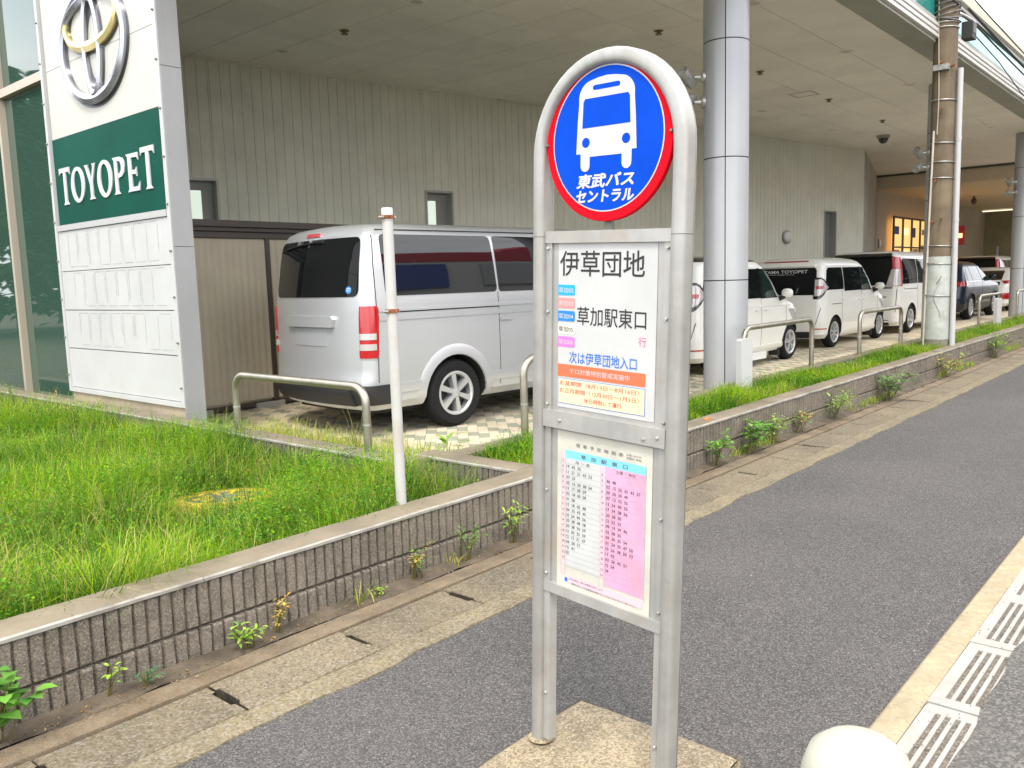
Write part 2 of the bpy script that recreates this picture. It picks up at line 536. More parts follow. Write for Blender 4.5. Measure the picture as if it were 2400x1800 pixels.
def np_mesh(name, verts, faces_n, cols, material, parent=None):
    """fast mesh: verts (N,3); faces_n list of (count, index array (F,count)); cols (N,3)"""
    me = bpy.data.meshes.new(name)
    me.vertices.add(len(verts))
    me.vertices.foreach_set('co', np.ascontiguousarray(verts, dtype=np.float32).ravel())
    li, starts, tot = [], [], 0
    for k, idx in faces_n:
        li.append(idx.ravel())
        starts.append(np.arange(len(idx)) * k + tot)
        tot += idx.size
    me.loops.add(tot)
    me.loops.foreach_set('vertex_index', np.concatenate(li).astype(np.int32))
    st = np.concatenate(starts).astype(np.int32)
    me.polygons.add(len(st))
    me.polygons.foreach_set('loop_start', st)
    if cols is not None:
        a = me.color_attributes.new('Col', 'FLOAT_COLOR', 'POINT')
        c4 = np.ones((len(verts), 4), dtype=np.float32)
        c4[:, :3] = cols
        a.data.foreach_set('color', c4.ravel())
    me.materials.append(material)
    me.update(calc_edges=True)
    me.validate()
    return link(name, me, parent)


# ------------------------------------------------------------------ ground, road, pavement
PZ = 0.05            # level of the forecourt
FW = 3.24            # street face of the planter walls
CT = 0.352           # top of the copings

mb = MB()
mb.add([(-400, -400, -0.14), (400, -400, -0.14), (400, 400, -0.14), (-400, 400, -0.14)], [(0, 1, 2, 3)])
tag(mb.build('ground', M['dirt']), kind='structure')

mb = MB()
mb.grid(lambda u, v: (u, v, -0.004), [-30, -6, 0, 4, 10, 30, 90], [0.87, 1.4, 2.0, 2.56])
tag(mb.build('footpath', M['asphalt']), kind='structure')
mb = MB()
mb.grid(lambda u, v: (u, v, -0.006 - 0.012 * (0.6 - v) / 9), [-60, -6, 0, 4, 10, 30, 120], [-9.0, -4, 0.30, 0.56])
tag(mb.build('road', M['asphalt_road']), kind='structure')

# forecourt bed + paving stones (real geometry; the far end is a plain sheet)
mb = MB()
mb.add([(3.86, 4.0, PZ - 0.012), (70, 4.0, PZ - 0.012), (70, 16, PZ - 0.012), (3.86, 16, PZ - 0.012)], [(0, 1, 2, 3)])
fore = tag(mb.build('forecourt', mat('paver_joint', (0.16, 0.14, 0.10), 0.95, var=0.2, vscale=6)), kind='structure')
pv = [mat('paver_cream', (0.60, 0.52, 0.38), 0.85, var=0.14, vscale=2.2, bump=0.3, bscale=90, stain=(0.33, 0.25, 0.15), stain_amt=0.5),
      mat('paver_green', (0.31, 0.32, 0.24), 0.85, var=0.14, vscale=2.2, bump=0.3, bscale=90, stain=(0.22, 0.18, 0.11), stain_amt=0.5)]
mb = MB()
ca, sa = math.cos(R(45)), math.sin(R(45))
pw, pl = 0.105, 0.21
for i in range(-90, 150):
    for j in range(-60, 130):
        # offset rows of two-to-one pavers laid on the diagonal, two colours in blocks
        a = (j + (i % 2) * 0.5) * pl
        b = i * pw
        x, y = 4 + a * ca - b * sa, 4.2 + a * sa + b * ca
        if not (3.95 < x < 17.0 and 4.22 < y < 9.4):
            continue
        g = 1 if ((i // 2 + j) % 3 == 0) else 0
        h = PZ + random.uniform(-0.0025, 0.0025)
        q = []
        for da, db in ((-pl / 2, -pw / 2), (pl / 2, -pw / 2), (pl / 2, pw / 2), (-pl / 2, pw / 2)):
            s1 = 0.975
            q.append((x + (da * ca - db * sa) * s1, y + (da * sa + db * ca) * s1))
        mb.add([(p[0], p[1], PZ - 0.012) for p in q] + [(p[0], p[1], h) for p in q],
               [(4, 5, 6, 7), (0, 1, 5, 4), (1, 2, 6, 5), (2, 3, 7, 6), (3, 0, 4, 7)], g)
tag(mb.build('paving_stones', pv, fore), kind='stuff')
mb = MB()
mb.add([(17.0, 4.2, PZ - 0.004), (70, 4.2, PZ - 0.004), (70, 16, PZ - 0.004), (17.0, 16, PZ - 0.004)], [(0, 1, 2, 3)])
mb.build('far_paving', pv[0], fore)

# ------------------------------------------------------------------ gutter with concrete lids along the planter
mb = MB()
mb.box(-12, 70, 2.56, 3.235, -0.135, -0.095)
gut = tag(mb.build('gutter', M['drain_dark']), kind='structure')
mb = MB()                                             # street-side channel wall, ragged against the asphalt
xs = [x * 0.12 - 6 for x in range(0, 420)]
top = []
for k, x in enumerate(xs):
    w = 2.555 + 0.018 * blob_noise(x, 0.3, 2.7, 2) + 0.010 * random.uniform(-1, 1)
    top.append((x, w))
vs, fs = [], []
for x, w in top:
    vs += [(x, w, 0.003), (x, 2.684, 0.004), (x, w - 0.006, -0.05)]
for k in range(len(top) - 1):
    a = 3 * k
    fs += [(a, a + 3, a + 4, a + 1), (a + 2, a + 5, a + 3, a)]
mb.add(vs, fs)
mb.build('channel_edge', M['gutter_edge'], gut)
mb = MB()
mb.box(-6, 45, 3.003, 3.125, -0.10, 0.002)
mb.build('channel_wall', M['gutter_wall'], gut)
mb = MB()                                             # dirt washed up against the wall foot
vs, fs = [], []
for k in range(420):
    x = -6 + k * 0.12
    vs += [(x, 3.122 + random.uniform(-0.008, 0.02), 0.004), (x, 3.19, 0.012 + random.uniform(0, 0.006)), (x, 3.26, 0.022 + random.uniform(0, 0.012))]
for k in range(419):
    a = 3 * k
    fs += [(a, a + 3, a + 4, a + 1), (a + 1, a + 4, a + 5, a + 2)]
mb.add(vs, fs)
mb.build('dirt_strip', M['dirt'], gut, smooth=60)


def slab_mesh(seed):
    rr = random.Random(seed)
    L0, L1, A, B = 0.003, 0.640, 2.700, 2.990
    s0, s1, d = 2.775, 2.935, 0.013                     # hand slot: half of it in each lid
    j = lambda: rr.uniform(-0.0025, 0.0025)
    out = [(L0 + j(), A), (L1 + j(), A), (L1, s0 - 0.004), (L1 - d + j(), s0 + 0.006), (L1 - d + j(), s1 - 0.006), (L1, s1 + 0.004), (L1 + j(), B),
           (L0 + j(), B), (L0, s1 + 0.004), (L0 + d + j(), s1 - 0.006), (L0 + d + j(), s0 + 0.006), (L0, s0 - 0.004)]
    m_ = MB()
    cx, cy = 0.32, 2.845
    n = len(out)
    c = 0.006
    vs = [(x, y, -0.10) for x, y in out] + [(x, y, -c) for x, y in out] + \
         [(x + (c if x < cx else -c), y + (c if y < cy else -c), rr.uniform(-0.001, 0.001)) for x, y in out]
    fs = [tuple(range(2 * n, 3 * n))]
    for i in range(n):
        k = (i + 1) % n
        fs += [(i, k, k + n, i + n), (i + n, k + n, k + 2 * n, i + 2 * n)]
    m_.add([(x, y - 2.845, z) for x, y, z in vs], fs)
    m_.m = [0] + [1, 0] * n                             # joint sides darkened for dirt and for the shade deep in the slots
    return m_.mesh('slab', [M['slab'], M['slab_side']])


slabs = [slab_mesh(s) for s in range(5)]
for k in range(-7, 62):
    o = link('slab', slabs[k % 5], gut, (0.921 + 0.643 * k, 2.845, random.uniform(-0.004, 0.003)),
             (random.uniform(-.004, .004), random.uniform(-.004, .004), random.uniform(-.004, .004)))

# ------------------------------------------------------------------ kerb and slotted drain covers at the roadside
mb = MB()
prof = [(0.875, -0.06), (0.875, 0.004), (0.865, 0.012), (0.78, 0.014), (0.772, 0.008), (0.772, -0.06)]
mb.prism(prof, lambda a, b, d: (d, a, b), -14, 60)
kerb = tag(mb.build('kerb', M['kerb']), kind='structure')


def cover_mesh():
    m_ = MB()
    X, Y0, Y1 = 0.624, 0.598, 0.770
    ys = [Y0, 0.612, 0.630, 0.644, 0.662, 0.676, 0.694, 0.708, 0.726, Y1]
    sx = [0.0, 0.062, X - 0.062, X]
    for i in range(len(ys) - 1):                       # bars and slots running along the kerb
        for k in range(3):
            if i % 2 == 1 and k == 1:
                continue
            m_.box(sx[k], sx[k + 1], ys[i], ys[i + 1], -0.05, 0.010)
    bm = bmesh.new()
    me = m_.mesh('drain_cover', M['white_road_paint'])
    bm.from_mesh(me)
    bmesh.ops.remove_doubles(bm, verts=bm.verts, dist=0.0005)
    inner = [f for f in bm.faces if all(len(e.link_faces) > 2 for e in f.edges)]
    bmesh.ops.delete(bm, geom=inner, context='FACES')
    bm.to_mesh(me)
    bm.free()
    return me


cm = cover_mesh()
mb = MB()
mb.box(-14, 60, 0.57, 0.771, -0.10, 0.001)
mb.build('drain_grit', M['grit'], kerb)
for k in range(-10, 40):
    link('drain_cover', cm, kerb, (3.10 + 0.63 * k, 0, random.uniform(-0.003, 0.003)), (0, random.uniform(-.004, .004), random.uniform(-.004, .004)))
mb = MB()                                              # asphalt lapped raggedly over the road side of the covers
vs, fs = [], []
for k in range(620):
    x = -14 + k * 0.12
    vs += [(x, 0.30, 0.002), (x, 0.606 + 0.014 * blob_noise(x, 1, 2.1, 5) + random.uniform(-.010, .010), 0.0125)]
for k in range(619):
    fs.append((2 * k, 2 * k + 1, 2 * k + 3, 2 * k + 2))
mb.add(vs, fs)
tag(mb.build('road_edge', M['asphalt_road']), kind='structure')

# ------------------------------------------------------------------ planter walls of ribbed split-face block
PITCH = 0.054
NR = 7
BL = PITCH * NR


def block_mesh(h, seed):
    """one block: seven rough ribs standing proud of recessed grooves; face looks to -y, length along +x"""
    rr = random.Random(seed)
    m_ = MB()
    D = 0.0145
    zz = [0.004, 0.012, h * 0.33, h * 0.62, h - 0.014, h - 0.005]
    for k in range(NR):
        a0, a1 = k * PITCH + 0.004, (k + 1) * PITCH - 0.004
        xs = [a0, a0 + 0.0035, (a0 + a1) / 2 + rr.uniform(-.004, .004), a1 - 0.0035, a1]
        vs = []
        for zi, z in enumerate(zz):
            for xi, x in enumerate(xs):
                edge = xi in (0, 4)
                y = 0.0 if edge else -D * (0.45 if zi in (0, 5) else 1) + rr.uniform(-0.0035, 0.003)
                vs.append((x + rr.uniform(-.0015, .0015), y, z))
        fs = [(j * 5 + i, j * 5 + i + 1, j * 5 + 6 + i, j * 5 + 5 + i) for j in range(5) for i in range(4)]
        n = len(vs)
        vs += [(a0, 0.004, zz[0]), (a1, 0.004, zz[0]), (a0, 0.004, zz[-1]), (a1, 0.004, zz[-1])]
        fs += [(n, n + 1, 4, 3, 2, 1, 0), (25, 26, 27, 28, 29, n + 3, n + 2)]
        m_.add(vs, fs)
    m_.box(0.0015, BL - 0.0015, 0.0, 0.07, 0.002, h - 0.002)
    return m_.mesh('block', M['block'], smooth=28)


lowb = [block_mesh(0.135, s) for s in range(4)]
uppb = [block_mesh(0.195, 10 + s) for s in range(6)]


def block_wall(name, label, p0, p1, thick, z_top=CT, courses=2, coping_len=1.9, coping=True, backface=False):
    """wall whose ribbed face is on the right hand when walking from p1 to p0 (face looks along -y for p0->p1 = +x)"""
    p0, p1 = Vector((*p0, 0)), Vector((*p1, 0))
    d = (p1 - p0)
    L = d.length
    ang = math.atan2(d.y, d.x)
    t = thing(name, label, 'wall', (p0.x, p0.y, 0), (0, 0, ang))
    core = MB()
    core.box(0, L, 0.012, thick - (0.012 if backface else 0), -0.1, z_top - 0.016)
    core.build('core', M['mortar'], t)
    n = int(L / BL)
    for side in ((0, 1) if backface else (0,)):
        for c in range(2):
            if courses == 1 and c == 0:
                continue
            ms = lowb if c == 0 else uppb
            z = 0.006 if c == 0 else 0.143
            for k in range(n + 1):
                if k * BL + 0.02 > L:
                    break
                me = ms[random.randrange(len(ms))]
                o = link('block', me, t)
                fl = 1.0
                if (k + 1) * BL > L:
                    fl = (L - k * BL) / BL
                o.scale = (fl, 1, 1)
                if side == 0:
                    o.location = (k * BL, 0.0 + random.uniform(-.0015, .0015), z)
                else:
                    o.location = (k * BL + BL * fl, thick, z)
                    o.rotation_euler = (0, 0, math.pi)
    if coping:
        k = 0.0
        while k < L - 0.01:
            e = min(L, k + coping_len)
            m_ = MB()
            # slightly uneven mortar topping with a pale worn arris at the front
            nx = max(2, int((e - k) / 0.12))
            xs = [k + 0.0015 + (e - k - 0.003) * i / nx for i in range(nx + 1)]
            vs, fs = [], []
            for x in xs:
                jz = 0.0016 * random.uniform(-1, 1)
                jy = random.uniform(-.002, .003)
                vs += [(x, -0.021 + jy, z_top - 0.018), (x, -0.022 + jy, z_top - 0.005 + jz), (x, -0.010 + jy, z_top + jz), (x, thick * 0.5, z_top + 0.002 + jz),
                       (x, thick + 0.004, z_top + jz), (x, thick + 0.006, z_top - 0.02)]
            for i in range(nx):
                for q in range(5):
                    a = i * 6 + q
                    fs.append((a, a + 6, a + 7, a + 1))
            fs += [tuple(range(6)), tuple(nx * 6 + q for q in range(5, -1, -1))]
            m_.add(vs, fs)
            m_.m = [1 if (i < nx * 5 and i % 5 in (0, 1)) else 0 for i in range(len(fs))]
            m_.build('coping', [M['coping'], M['coping_edge']], t, smooth=30)
            k = e
    return t


block_wall('planter_wall', 'long low ribbed block wall with pale coping running along the footpath', (-4.0, FW), (46.0, FW), 0.17)
block_wall('planter_wall', 'ribbed block wall behind the tall grass, below the white sign tower', (3.70, 13.0), (3.70, 4.36), 0.165)
block_wall('planter_wall', 'short ribbed block end wall left of the bus stop post, meeting the front wall', (3.96, 4.36), (3.96, 3.413), 0.165)
block_wall('planter_wall', 'inner kerb wall of the grass strip carrying the steel hoop rails', (46.0, 4.19), (4.13, 4.19), 0.16, courses=1, coping_len=2.4)
mb = MB()
mb.box(3.70, 3.96, 4.21, 4.355, -0.1, CT - 0.004)
o = mb.build('wall_return', M['coping'])
tag(o, 'stub of coping joining the two offset ribbed walls behind the white pole', 'wall')

# grit and leaf litter swept against the kerb, the gutter and the wall foot
def scatter_stones(n, xf, yf, z, r0, r1, material, name, label):
    X, Y = xf(n), yf(n)
    r_ = rng.uniform(r0, r1, n) ** 1.0
    base = np.array([[1, 0, 0], [-.5, .8, 0], [-.5, -.8, 0], [0.1, 0, .8]])
    an = rng.uniform(0, 6.28, n)
    ca2, sa2 = np.cos(an), np.sin(an)
    P = base[None] * r_[:, None, None] * rng.uniform(.6, 1.3, (n, 4, 1))
    V = np.stack([P[..., 0] * ca2[:, None] - P[..., 1] * sa2[:, None] + X[:, None], P[..., 0] * sa2[:, None] + P[..., 1] * ca2[:, None] + Y[:, None], P[..., 2] + z], -1).reshape(-1, 3)
    b0 = (np.arange(n) * 4)[:, None]
    F = np.concatenate([b0 + np.array([[0, 1, 3]]), b0 + np.array([[1, 2, 3]]), b0 + np.array([[2, 0, 3]])])
    c_ = rng.uniform(0.06, 0.30, n)
    C = np.repeat(np.stack([c_, c_ * .9, c_ * .75], 1), 4, 0)
    tag(np_mesh(name, V, [(3, F)], C, material), label, 'gravel', kind='stuff')


stone_mat = leafmat('stone_grit', 0.0)
scatter_stones(2600, lambda n: 0.3 + 22 * rng.beta(1, 2.5, n), lambda n: np.where(rng.random(n) < .6, 3.16 + rng.normal(0, .03, n), 2.72 + rng.normal(0, .12, n)), 0.004, 0.002, 0.006, stone_mat, 'grit', 'loose grit along the gutter and wall foot')
scatter_stones(1500, lambda n: 1.5 + 16 * rng.beta(1, 2.2, n), lambda n: np.where(rng.random(n) < .55, 0.90 + np.abs(rng.normal(0, .05, n)), 0.66 + rng.normal(0, .07, n)), 0.013, 0.002, 0.005, stone_mat, 'grit', 'loose grit along the roadside kerb')
scatter_stones(120, lambda n: 1.0 + 12 * rng.beta(1, 1.8, n), lambda n: rng.uniform(0.95, 2.5, n), -0.003, 0.003, 0.007, stone_mat, 'grit', 'few loose pebbles strewn over the footpath')
n_ = 1500
lp = np.stack([0.3 + 18 * rng.beta(1, 2.5, n_), 3.17 + rng.normal(0, .035, n_), np.full(n_, .012)], 1)
la = rng.uniform(0, 6.28, n_)
ll = rng.uniform(.006, .018, n_)
ld = np.stack([np.cos(la), np.sin(la), rng.uniform(-.1, .5, n_)], 1)
ls = np.stack([-np.sin(la), np.cos(la), rng.uniform(-.2, .4, n_)], 1)
LV = np.stack([lp, lp + ld * (ll * .5)[:, None] + ls * (ll * .22)[:, None], lp + ld * ll[:, None], lp + ld * (ll * .5)[:, None] - ls * (ll * .22)[:, None]], 1).reshape(-1, 3)
lc_ = np.repeat(np.array([(.22, .11, .04), (.30, .19, .07), (.12, .07, .03), (.36, .26, .12)])[rng.integers(0, 4, n_)], 4, 0)
tag(np_mesh('leaf_litter', LV, [(4, (np.arange(n_) * 4)[:, None] + np.array([[0, 1, 2, 3]]))], lc_, leafmat('litter_leaf', 0.1)), 'small brown dead leaves lying along the wall foot', 'leaf litter', kind='stuff')

# soil in both beds
mb = MB()
mb.grid(lambda u, v: (u, v, 0.055 + 0.03 * blob_noise(u, v, 0.8)), [-4 + 0.35 * i for i in range(23)], [3.405 + 0.4 * i for i in range(25)])
tag(mb.build('planter_soil', M['soil'], smooth=60), kind='structure')
mb = MB()
mb.grid(lambda u, v: (u, v, 0.25 + 0.02 * blob_noise(u, v, 0.8)), [4.12 + 0.42 * i for i in range(100)], [3.405, 3.6, 3.8, 4.035])
tag(mb.build('planter_soil', M['soil'], smooth=60), kind='structure')

# ------------------------------------------------------------------ building under whose canopy the cars stand
ZC = 5.0
WA, WB = Vector((6.0, 12.315, 0)), Vector((25.74, 8.55, 0))
wd = (WB - WA).normalized()
wang = math.atan2(wd.y, wd.x)
wlen = (WB - WA).length
bld = thing('showroom_building', 'grey clad car showroom with deep canopy roof over the parked cars', 'building', (6.0, 12.315, PZ))

# wall of narrow vertical siding with three recessed openings (s measured along the wall)
OPEN = [(-0.25, 1.10, 1.0, 3.20), (4.95, 5.50, 1.0, 3.19), (18.05, 18.60, PZ, 3.19)]
wallmb = MB()


def wpt(s, dep, z):                # dep > 0: into the wall
    n = Vector((-wd.y, wd.x, 0))
    p = WA + wd * s + n * dep
    return (p.x, p.y, z)


s = -1.6
SW = 0.165
while s < wlen:
    e = min(s + SW, wlen)
    for a, b, z0, z1 in OPEN:                # joints fall on the jambs
        for c in (a, b):
            if s + 0.004 < c < e - 0.004:
                e = c
    ranges = [(PZ, ZC + 0.15)]
    for a, b, z0, z1 in OPEN:
        if e > a + 0.01 and s < b - 0.01:
            ranges = [(PZ, z0), (z1, ZC + 0.15)]
    for z0, z1 in ranges:
        if z1 - z0 < 0.02:
            continue
        g = 0.010
        pr = [(s, 0.012), (s + g * 0.5, 0.012), (s + g, 0.0), (e - 0.002, 0.0), (e, 0.012)]
        vs = [wpt(a, d, z0) for a, d in pr] + [wpt(a, d, z1) for a, d in pr]
        wallmb.add(vs, [(i, i + 1, i + 6, i + 5) for i in range(4)])
    s = e
wallmb.build('siding_wall', M['siding'], bld, world=True)
mb = MB()
mb.add([wpt(wlen, 0, PZ), wpt(wlen, 0.0, ZC + .1), (38.2, 11.9, ZC + .1), (38.2, 11.9, PZ)], [(0, 1, 2, 3)])
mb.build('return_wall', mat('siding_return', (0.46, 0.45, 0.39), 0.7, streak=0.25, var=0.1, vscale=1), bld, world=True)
for a, b, z0, z1 in OPEN:
    w = MB()
    t = 0.035
    for p, q, r0, r1 in ((a - t, a, z0, z1 + t), (b, b + t, z0, z1 + t), (a, b, z1, z1 + t)):
        vs = [wpt(p, -0.02, r0), wpt(q, -0.02, r0), wpt(q, -0.02, r1), wpt(p, -0.02, r1), wpt(p, 0.3, r0), wpt(q, 0.3, r0), wpt(q, 0.3, r1), wpt(p, 0.3, r1)]
        w.add(vs, [(0, 1, 2, 3), (0, 4, 5, 1), (1, 5, 6, 2), (2, 6, 7, 3), (3, 7, 4, 0)])
    fr = w.build('window', M['window_frame'], bld, world=True)
    dp = 0.15
    if b - a > 0.0:
        g = MB()
        slot = a > 15
        mid = a + (b - a) * (0.52 if a > 2 else 0.86)
        if slot:
            g.add([wpt(a, dp, z0), wpt(b, dp, z0), wpt(b, dp, z1), wpt(a, dp, z1)], [(0, 1, 2, 3)])
            g.build('pane', mat('slot_pane', (0.20, 0.21, 0.20), 0.15), fr, world=True)
        else:
            g.add([wpt(a, dp, z0), wpt(mid, dp, z0), wpt(mid, dp, z1 - 0.14), wpt(a, dp, z1 - 0.14)], [(0, 1, 2, 3)])
            g.build('pane', M['frosted'], fr, world=True)
            g = MB()
            g.add([wpt(mid, dp + .02, z0), wpt(b, dp + .02, z0), wpt(b, dp + .02, z1), wpt(mid, dp + .02, z1)], [(0, 1, 2, 3)])
            g.add([wpt(mid, dp - .01, z0), wpt(mid + .04, dp - .01, z0), wpt(mid + .04, dp - .01, z1), wpt(mid, dp - .01, z1)], [(0, 1, 2, 3)])
            g.add([wpt(a, dp - .01, z1 - .14), wpt(b, dp - .01, z1 - .14), wpt(b, dp - .01, z1), wpt(a, dp - .01, z1)], [(0, 1, 2, 3)])
            g.build('sash', mat('sash_grey', (0.28, 0.29, 0.26), 0.4), fr, world=True)

# canopy: backing slab, ceiling panels with open joints, dropped edge band, ribbed fascia, glass parapet, roof cap
mb = MB()
mb.box(4.25, 70, 4.12, 17, ZC + 0.018, ZC + 0.30)
mb.build('canopy_slab', M['ceiling_gap'], bld, world=True)
GX, GY = 0.82, 0.86
pm = MB().cbox(0.005, GX - 0.005, 0.005, GY - 0.005, -0.016, 0.0, 0.003)
pm.v = [(x, y, -z - 0.016) for x, y, z in pm.v]
panel = pm.mesh('ceiling_panel', M['ceiling'])
far = MB()
for i in range(0, 42):
    for j in range(0, 11):
        x, y = 4.69 + (i - 0) * GX - 0.41, 4.12 + j * GY
        yw = 12.315 + (x + GX - 6.0) * (-0.1907)
        if x < 25.7 and y > yw:
            continue
        if x < 25.0:
            link('ceiling_panel', panel, bld, (x - 6.0, y - 12.315, ZC + 0.016 - PZ))
        elif x < 38:
            far.box(x + .003, x + GX - .003, y + .003, y + GY - .003, ZC, ZC + 0.016)
tag(far.build('far_ceiling_panels', M['ceiling'], bld, world=True), kind='stuff')
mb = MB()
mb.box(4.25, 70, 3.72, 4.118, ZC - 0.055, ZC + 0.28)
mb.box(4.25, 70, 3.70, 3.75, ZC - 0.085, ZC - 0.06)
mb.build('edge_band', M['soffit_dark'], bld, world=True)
for k in range(3):
    mb = MB()
    z0 = ZC - 0.05 + 0.078 * k
    pr = [(3.70, z0 + 0.008), (3.655, z0 + 0.014), (3.655, z0 + 0.062), (3.70, z0 + 0.068)]
    mb.prism(pr, lambda a, b, d: (d, a, b), 4.2, 70)
    mb.build('fascia_strip', M['fascia_white'], bld, world=True)
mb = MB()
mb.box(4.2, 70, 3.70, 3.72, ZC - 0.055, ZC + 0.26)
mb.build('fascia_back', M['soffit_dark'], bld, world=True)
for k in range(20):
    x0 = 4.25 + 2.35 * k
    mb = MB()
    mb.box(x0, x0 + 2.335, 3.735, 3.75, ZC + 0.19, ZC + 0.68)
    mb.build('parapet_pane', M['teal_glass'], bld, world=True)
mb = MB()
mb.box(4.2, 70, 3.76, 4.1, ZC + 0.285, ZC + 0.66)
mb.build('parapet_back', mat('parapet_back', (0.16, 0.30, 0.28), 0.5), bld, world=True)
mb = MB()
mb.box(4.2, 70, 3.70, 3.78, ZC + 0.685, ZC + 0.72)
mb.box(4.2, 70, 3.72, 3.78, ZC + 0.735, ZC + 0.76)
mb.build('parapet_rail', M['steel_dark'], bld, world=True)
mb = MB()
mb.prism([(3.80, ZC + 0.70), (3.68, ZC + 0.80), (3.68, ZC + 0.96), (3.9, ZC + 1.0), (17, ZC + 1.05), (17, ZC + 0.7)], lambda a, b, d: (d, a, b), 4.15, 70)
mb.build('roof_cap', M['roof_cap'], bld, world=True)

# deeper, lower bay at the far end: warm soffit, lit shop window, olive end wall
mb = MB()
mb.box(33.2, 62, 4.6, 14, 4.50, 4.56)
mb.build('inner_soffit', M['warm_lit_ceiling'], bld, world=True)
mb = MB()
mb.prism([(33.0, 4.49), (33.25, 4.49), (33.25, 5.02), (33.0, 5.02)], lambda a, b, d: (a, d, b), 4.3, 14)
mb.build('beam', M['warm_lit_ceiling'], bld, world=True)  # lit look of the beam comes from its warm colour
mb = MB()
mb.box(32.96, 33.0, 4.3, 14, 4.93, ZC - 0.001)
mb.build('beam_joint', M['ceiling_gap'], bld, world=True)
mb = MB()
mb.add([(33.4, 10.6, PZ), (56, 10.9, PZ), (56, 10.9, 4.5), (33.4, 10.6, 4.5)], [(0, 1, 2, 3)])
mb.build('inner_wall', mat('inner_wall', (0.52, 0.48, 0.40), 0.7, streak=0.15), bld, world=True)
mb = MB()
mb.box(52, 52.2, 3.9, 14, PZ, 4.5)
mb.build('end_wall', M['olive_wall'], bld, world=True)
tag(bld, None)
lw = MB()
lw.box(34.7, 40.6, 10.40, 10.44, 1.0, 3.52)
lwo = lw.build('lit_window', M['warm_window'], bld, world=True)
lwo['label'] = 'orange lit shop window with dark mullions'
for k in range(6):
    m_ = MB()
    x = 34.62 + k * 1.18
    m_.box(x, x + 0.12, 10.34, 10.395, 1.0, 3.6)
    m_.build('mullion', M['shed_dark'], lwo, world=True)
m_ = MB()
m_.box(34.6, 40.7, 10.345, 10.39, 2.38, 2.44)
m_.box(34.6, 40.7, 10.345, 10.39, 3.52, 3.60)
m_.build('transom', M['shed_dark'], lwo, world=True)
rr = random.Random(3)
for k in range(5):
    for j in range(3):
        m_ = MB()
        x = 34.85 + k * 1.18 + rr.uniform(0, 0.2)
        z = 1.3 + j * 0.75 + rr.uniform(0, 0.15)
        m_.box(x, x + rr.uniform(0.3, 0.7), 10.375, 10.398, z, z + rr.uniform(0.2, 0.4))
        m_.build('poster', [M['p_yellow'], M['print_red'], M['paper_old'], M['shop_blue'], M['warm_light']][rr.randrange(5)], lwo, world=True)
# red shop sign, strip light, little warm pendant camera in the far bay
m_ = MB()
m_.box(43.2, 43.4, 9.85, 10.2, 2.6, 3.45)
m_.box(43.17, 43.2, 9.9, 10.15, 2.9, 3.1, 1)
o = m_.build('shop_sign', [M['print_red'], M['warm_light']])
tag(o, 'small red sign board beside the lit window in the far bay', 'sign')
m_ = MB()
m_.box(50.2, 50.35, 8.2, 10.6, 4.40, 4.46)
o = m_.build('strip_light', mat('strip_light', (0.8, 0.8, 0.7), 0.4, emit=(1, 0.9, 0.7), estr=0.5))
tag(o, 'long thin strip light under the ceiling of the far bay', 'lamp')
m_ = MB()
m_.lathe([(0.0, 4.5), (0.05, 4.5), (0.05, 4.42), (0.09, 4.4), (0.12, 4.28), (0.06, 4.18), (0.0, 4.17)], 12, (40.1, 8.8, 0))
tag(m_.build('ceiling_camera', M['shed_dark']), 'dark dome camera hanging from the warm ceiling of the far bay', 'camera')
m_ = MB()
m_.lathe([(0.10, PZ), (0.10, 2.6), (0.0, 2.6)], 12, (50.5, 9.9, 0))
m_.box(50.40, 50.60, 9.80, 10.0, PZ, PZ + 0.03)
tag(m_.build('post', M['lamp_grey']), 'slim grey post standing before the dark olive wall', 'post')

# wall lamps
def wall_lamp(s_, z, label, p=None, ang=None):
    p = p or wpt(s_, -0.001, z)
    t = thing('wall_lamp', label, 'lamp', p, (0, 0, ang if ang is not None else wang), 'round bulkhead lamps on the showroom wall')
    MB().lathe([(0.0, 0.0), (0.17, 0.0), (0.18, -0.02), (0.18, -0.06), (0.15, -0.075), (0.0, -0.075)], 20, axis='y').build('rim', M['lamp_grey'], t, smooth=40)
    MB().lathe([(0.14, -0.074), (0.125, -0.10), (0.07, -0.125), (0.0, -0.13)], 20, axis='y').build('diffuser', M['lamp_white'], t, smooth=60)


wall_lamp(16.2, 2.48, 'round grey bulkhead lamp on the siding left of the tall slot window')
wall_lamp(0, 2.5, 'round bulkhead lamp on the dark return wall near the lit window', (33.0, 10.42, 2.52), math.atan2(3.3, 12.3))
# faint ghost outlines where a wall sign was removed
gm = MB()
for a in (10.9, 11.75):
    for dx0, dx1, z0, z1 in ((0, .55, 3.98, 3.995), (0, .012, 3.45, 3.98), (.54, .552, 3.45, 3.98)):
        gm.add([wpt(a + dx0, -0.003, z0), wpt(a + dx1, -0.003, z0), wpt(a + dx1, -0.003, z1), wpt(a + dx0, -0.003, z1)], [(0, 1, 2, 3)])
gm.build('sign_trace', mat('sign_trace', (0.30, 0.295, 0.25), 0.8), bld, world=True)

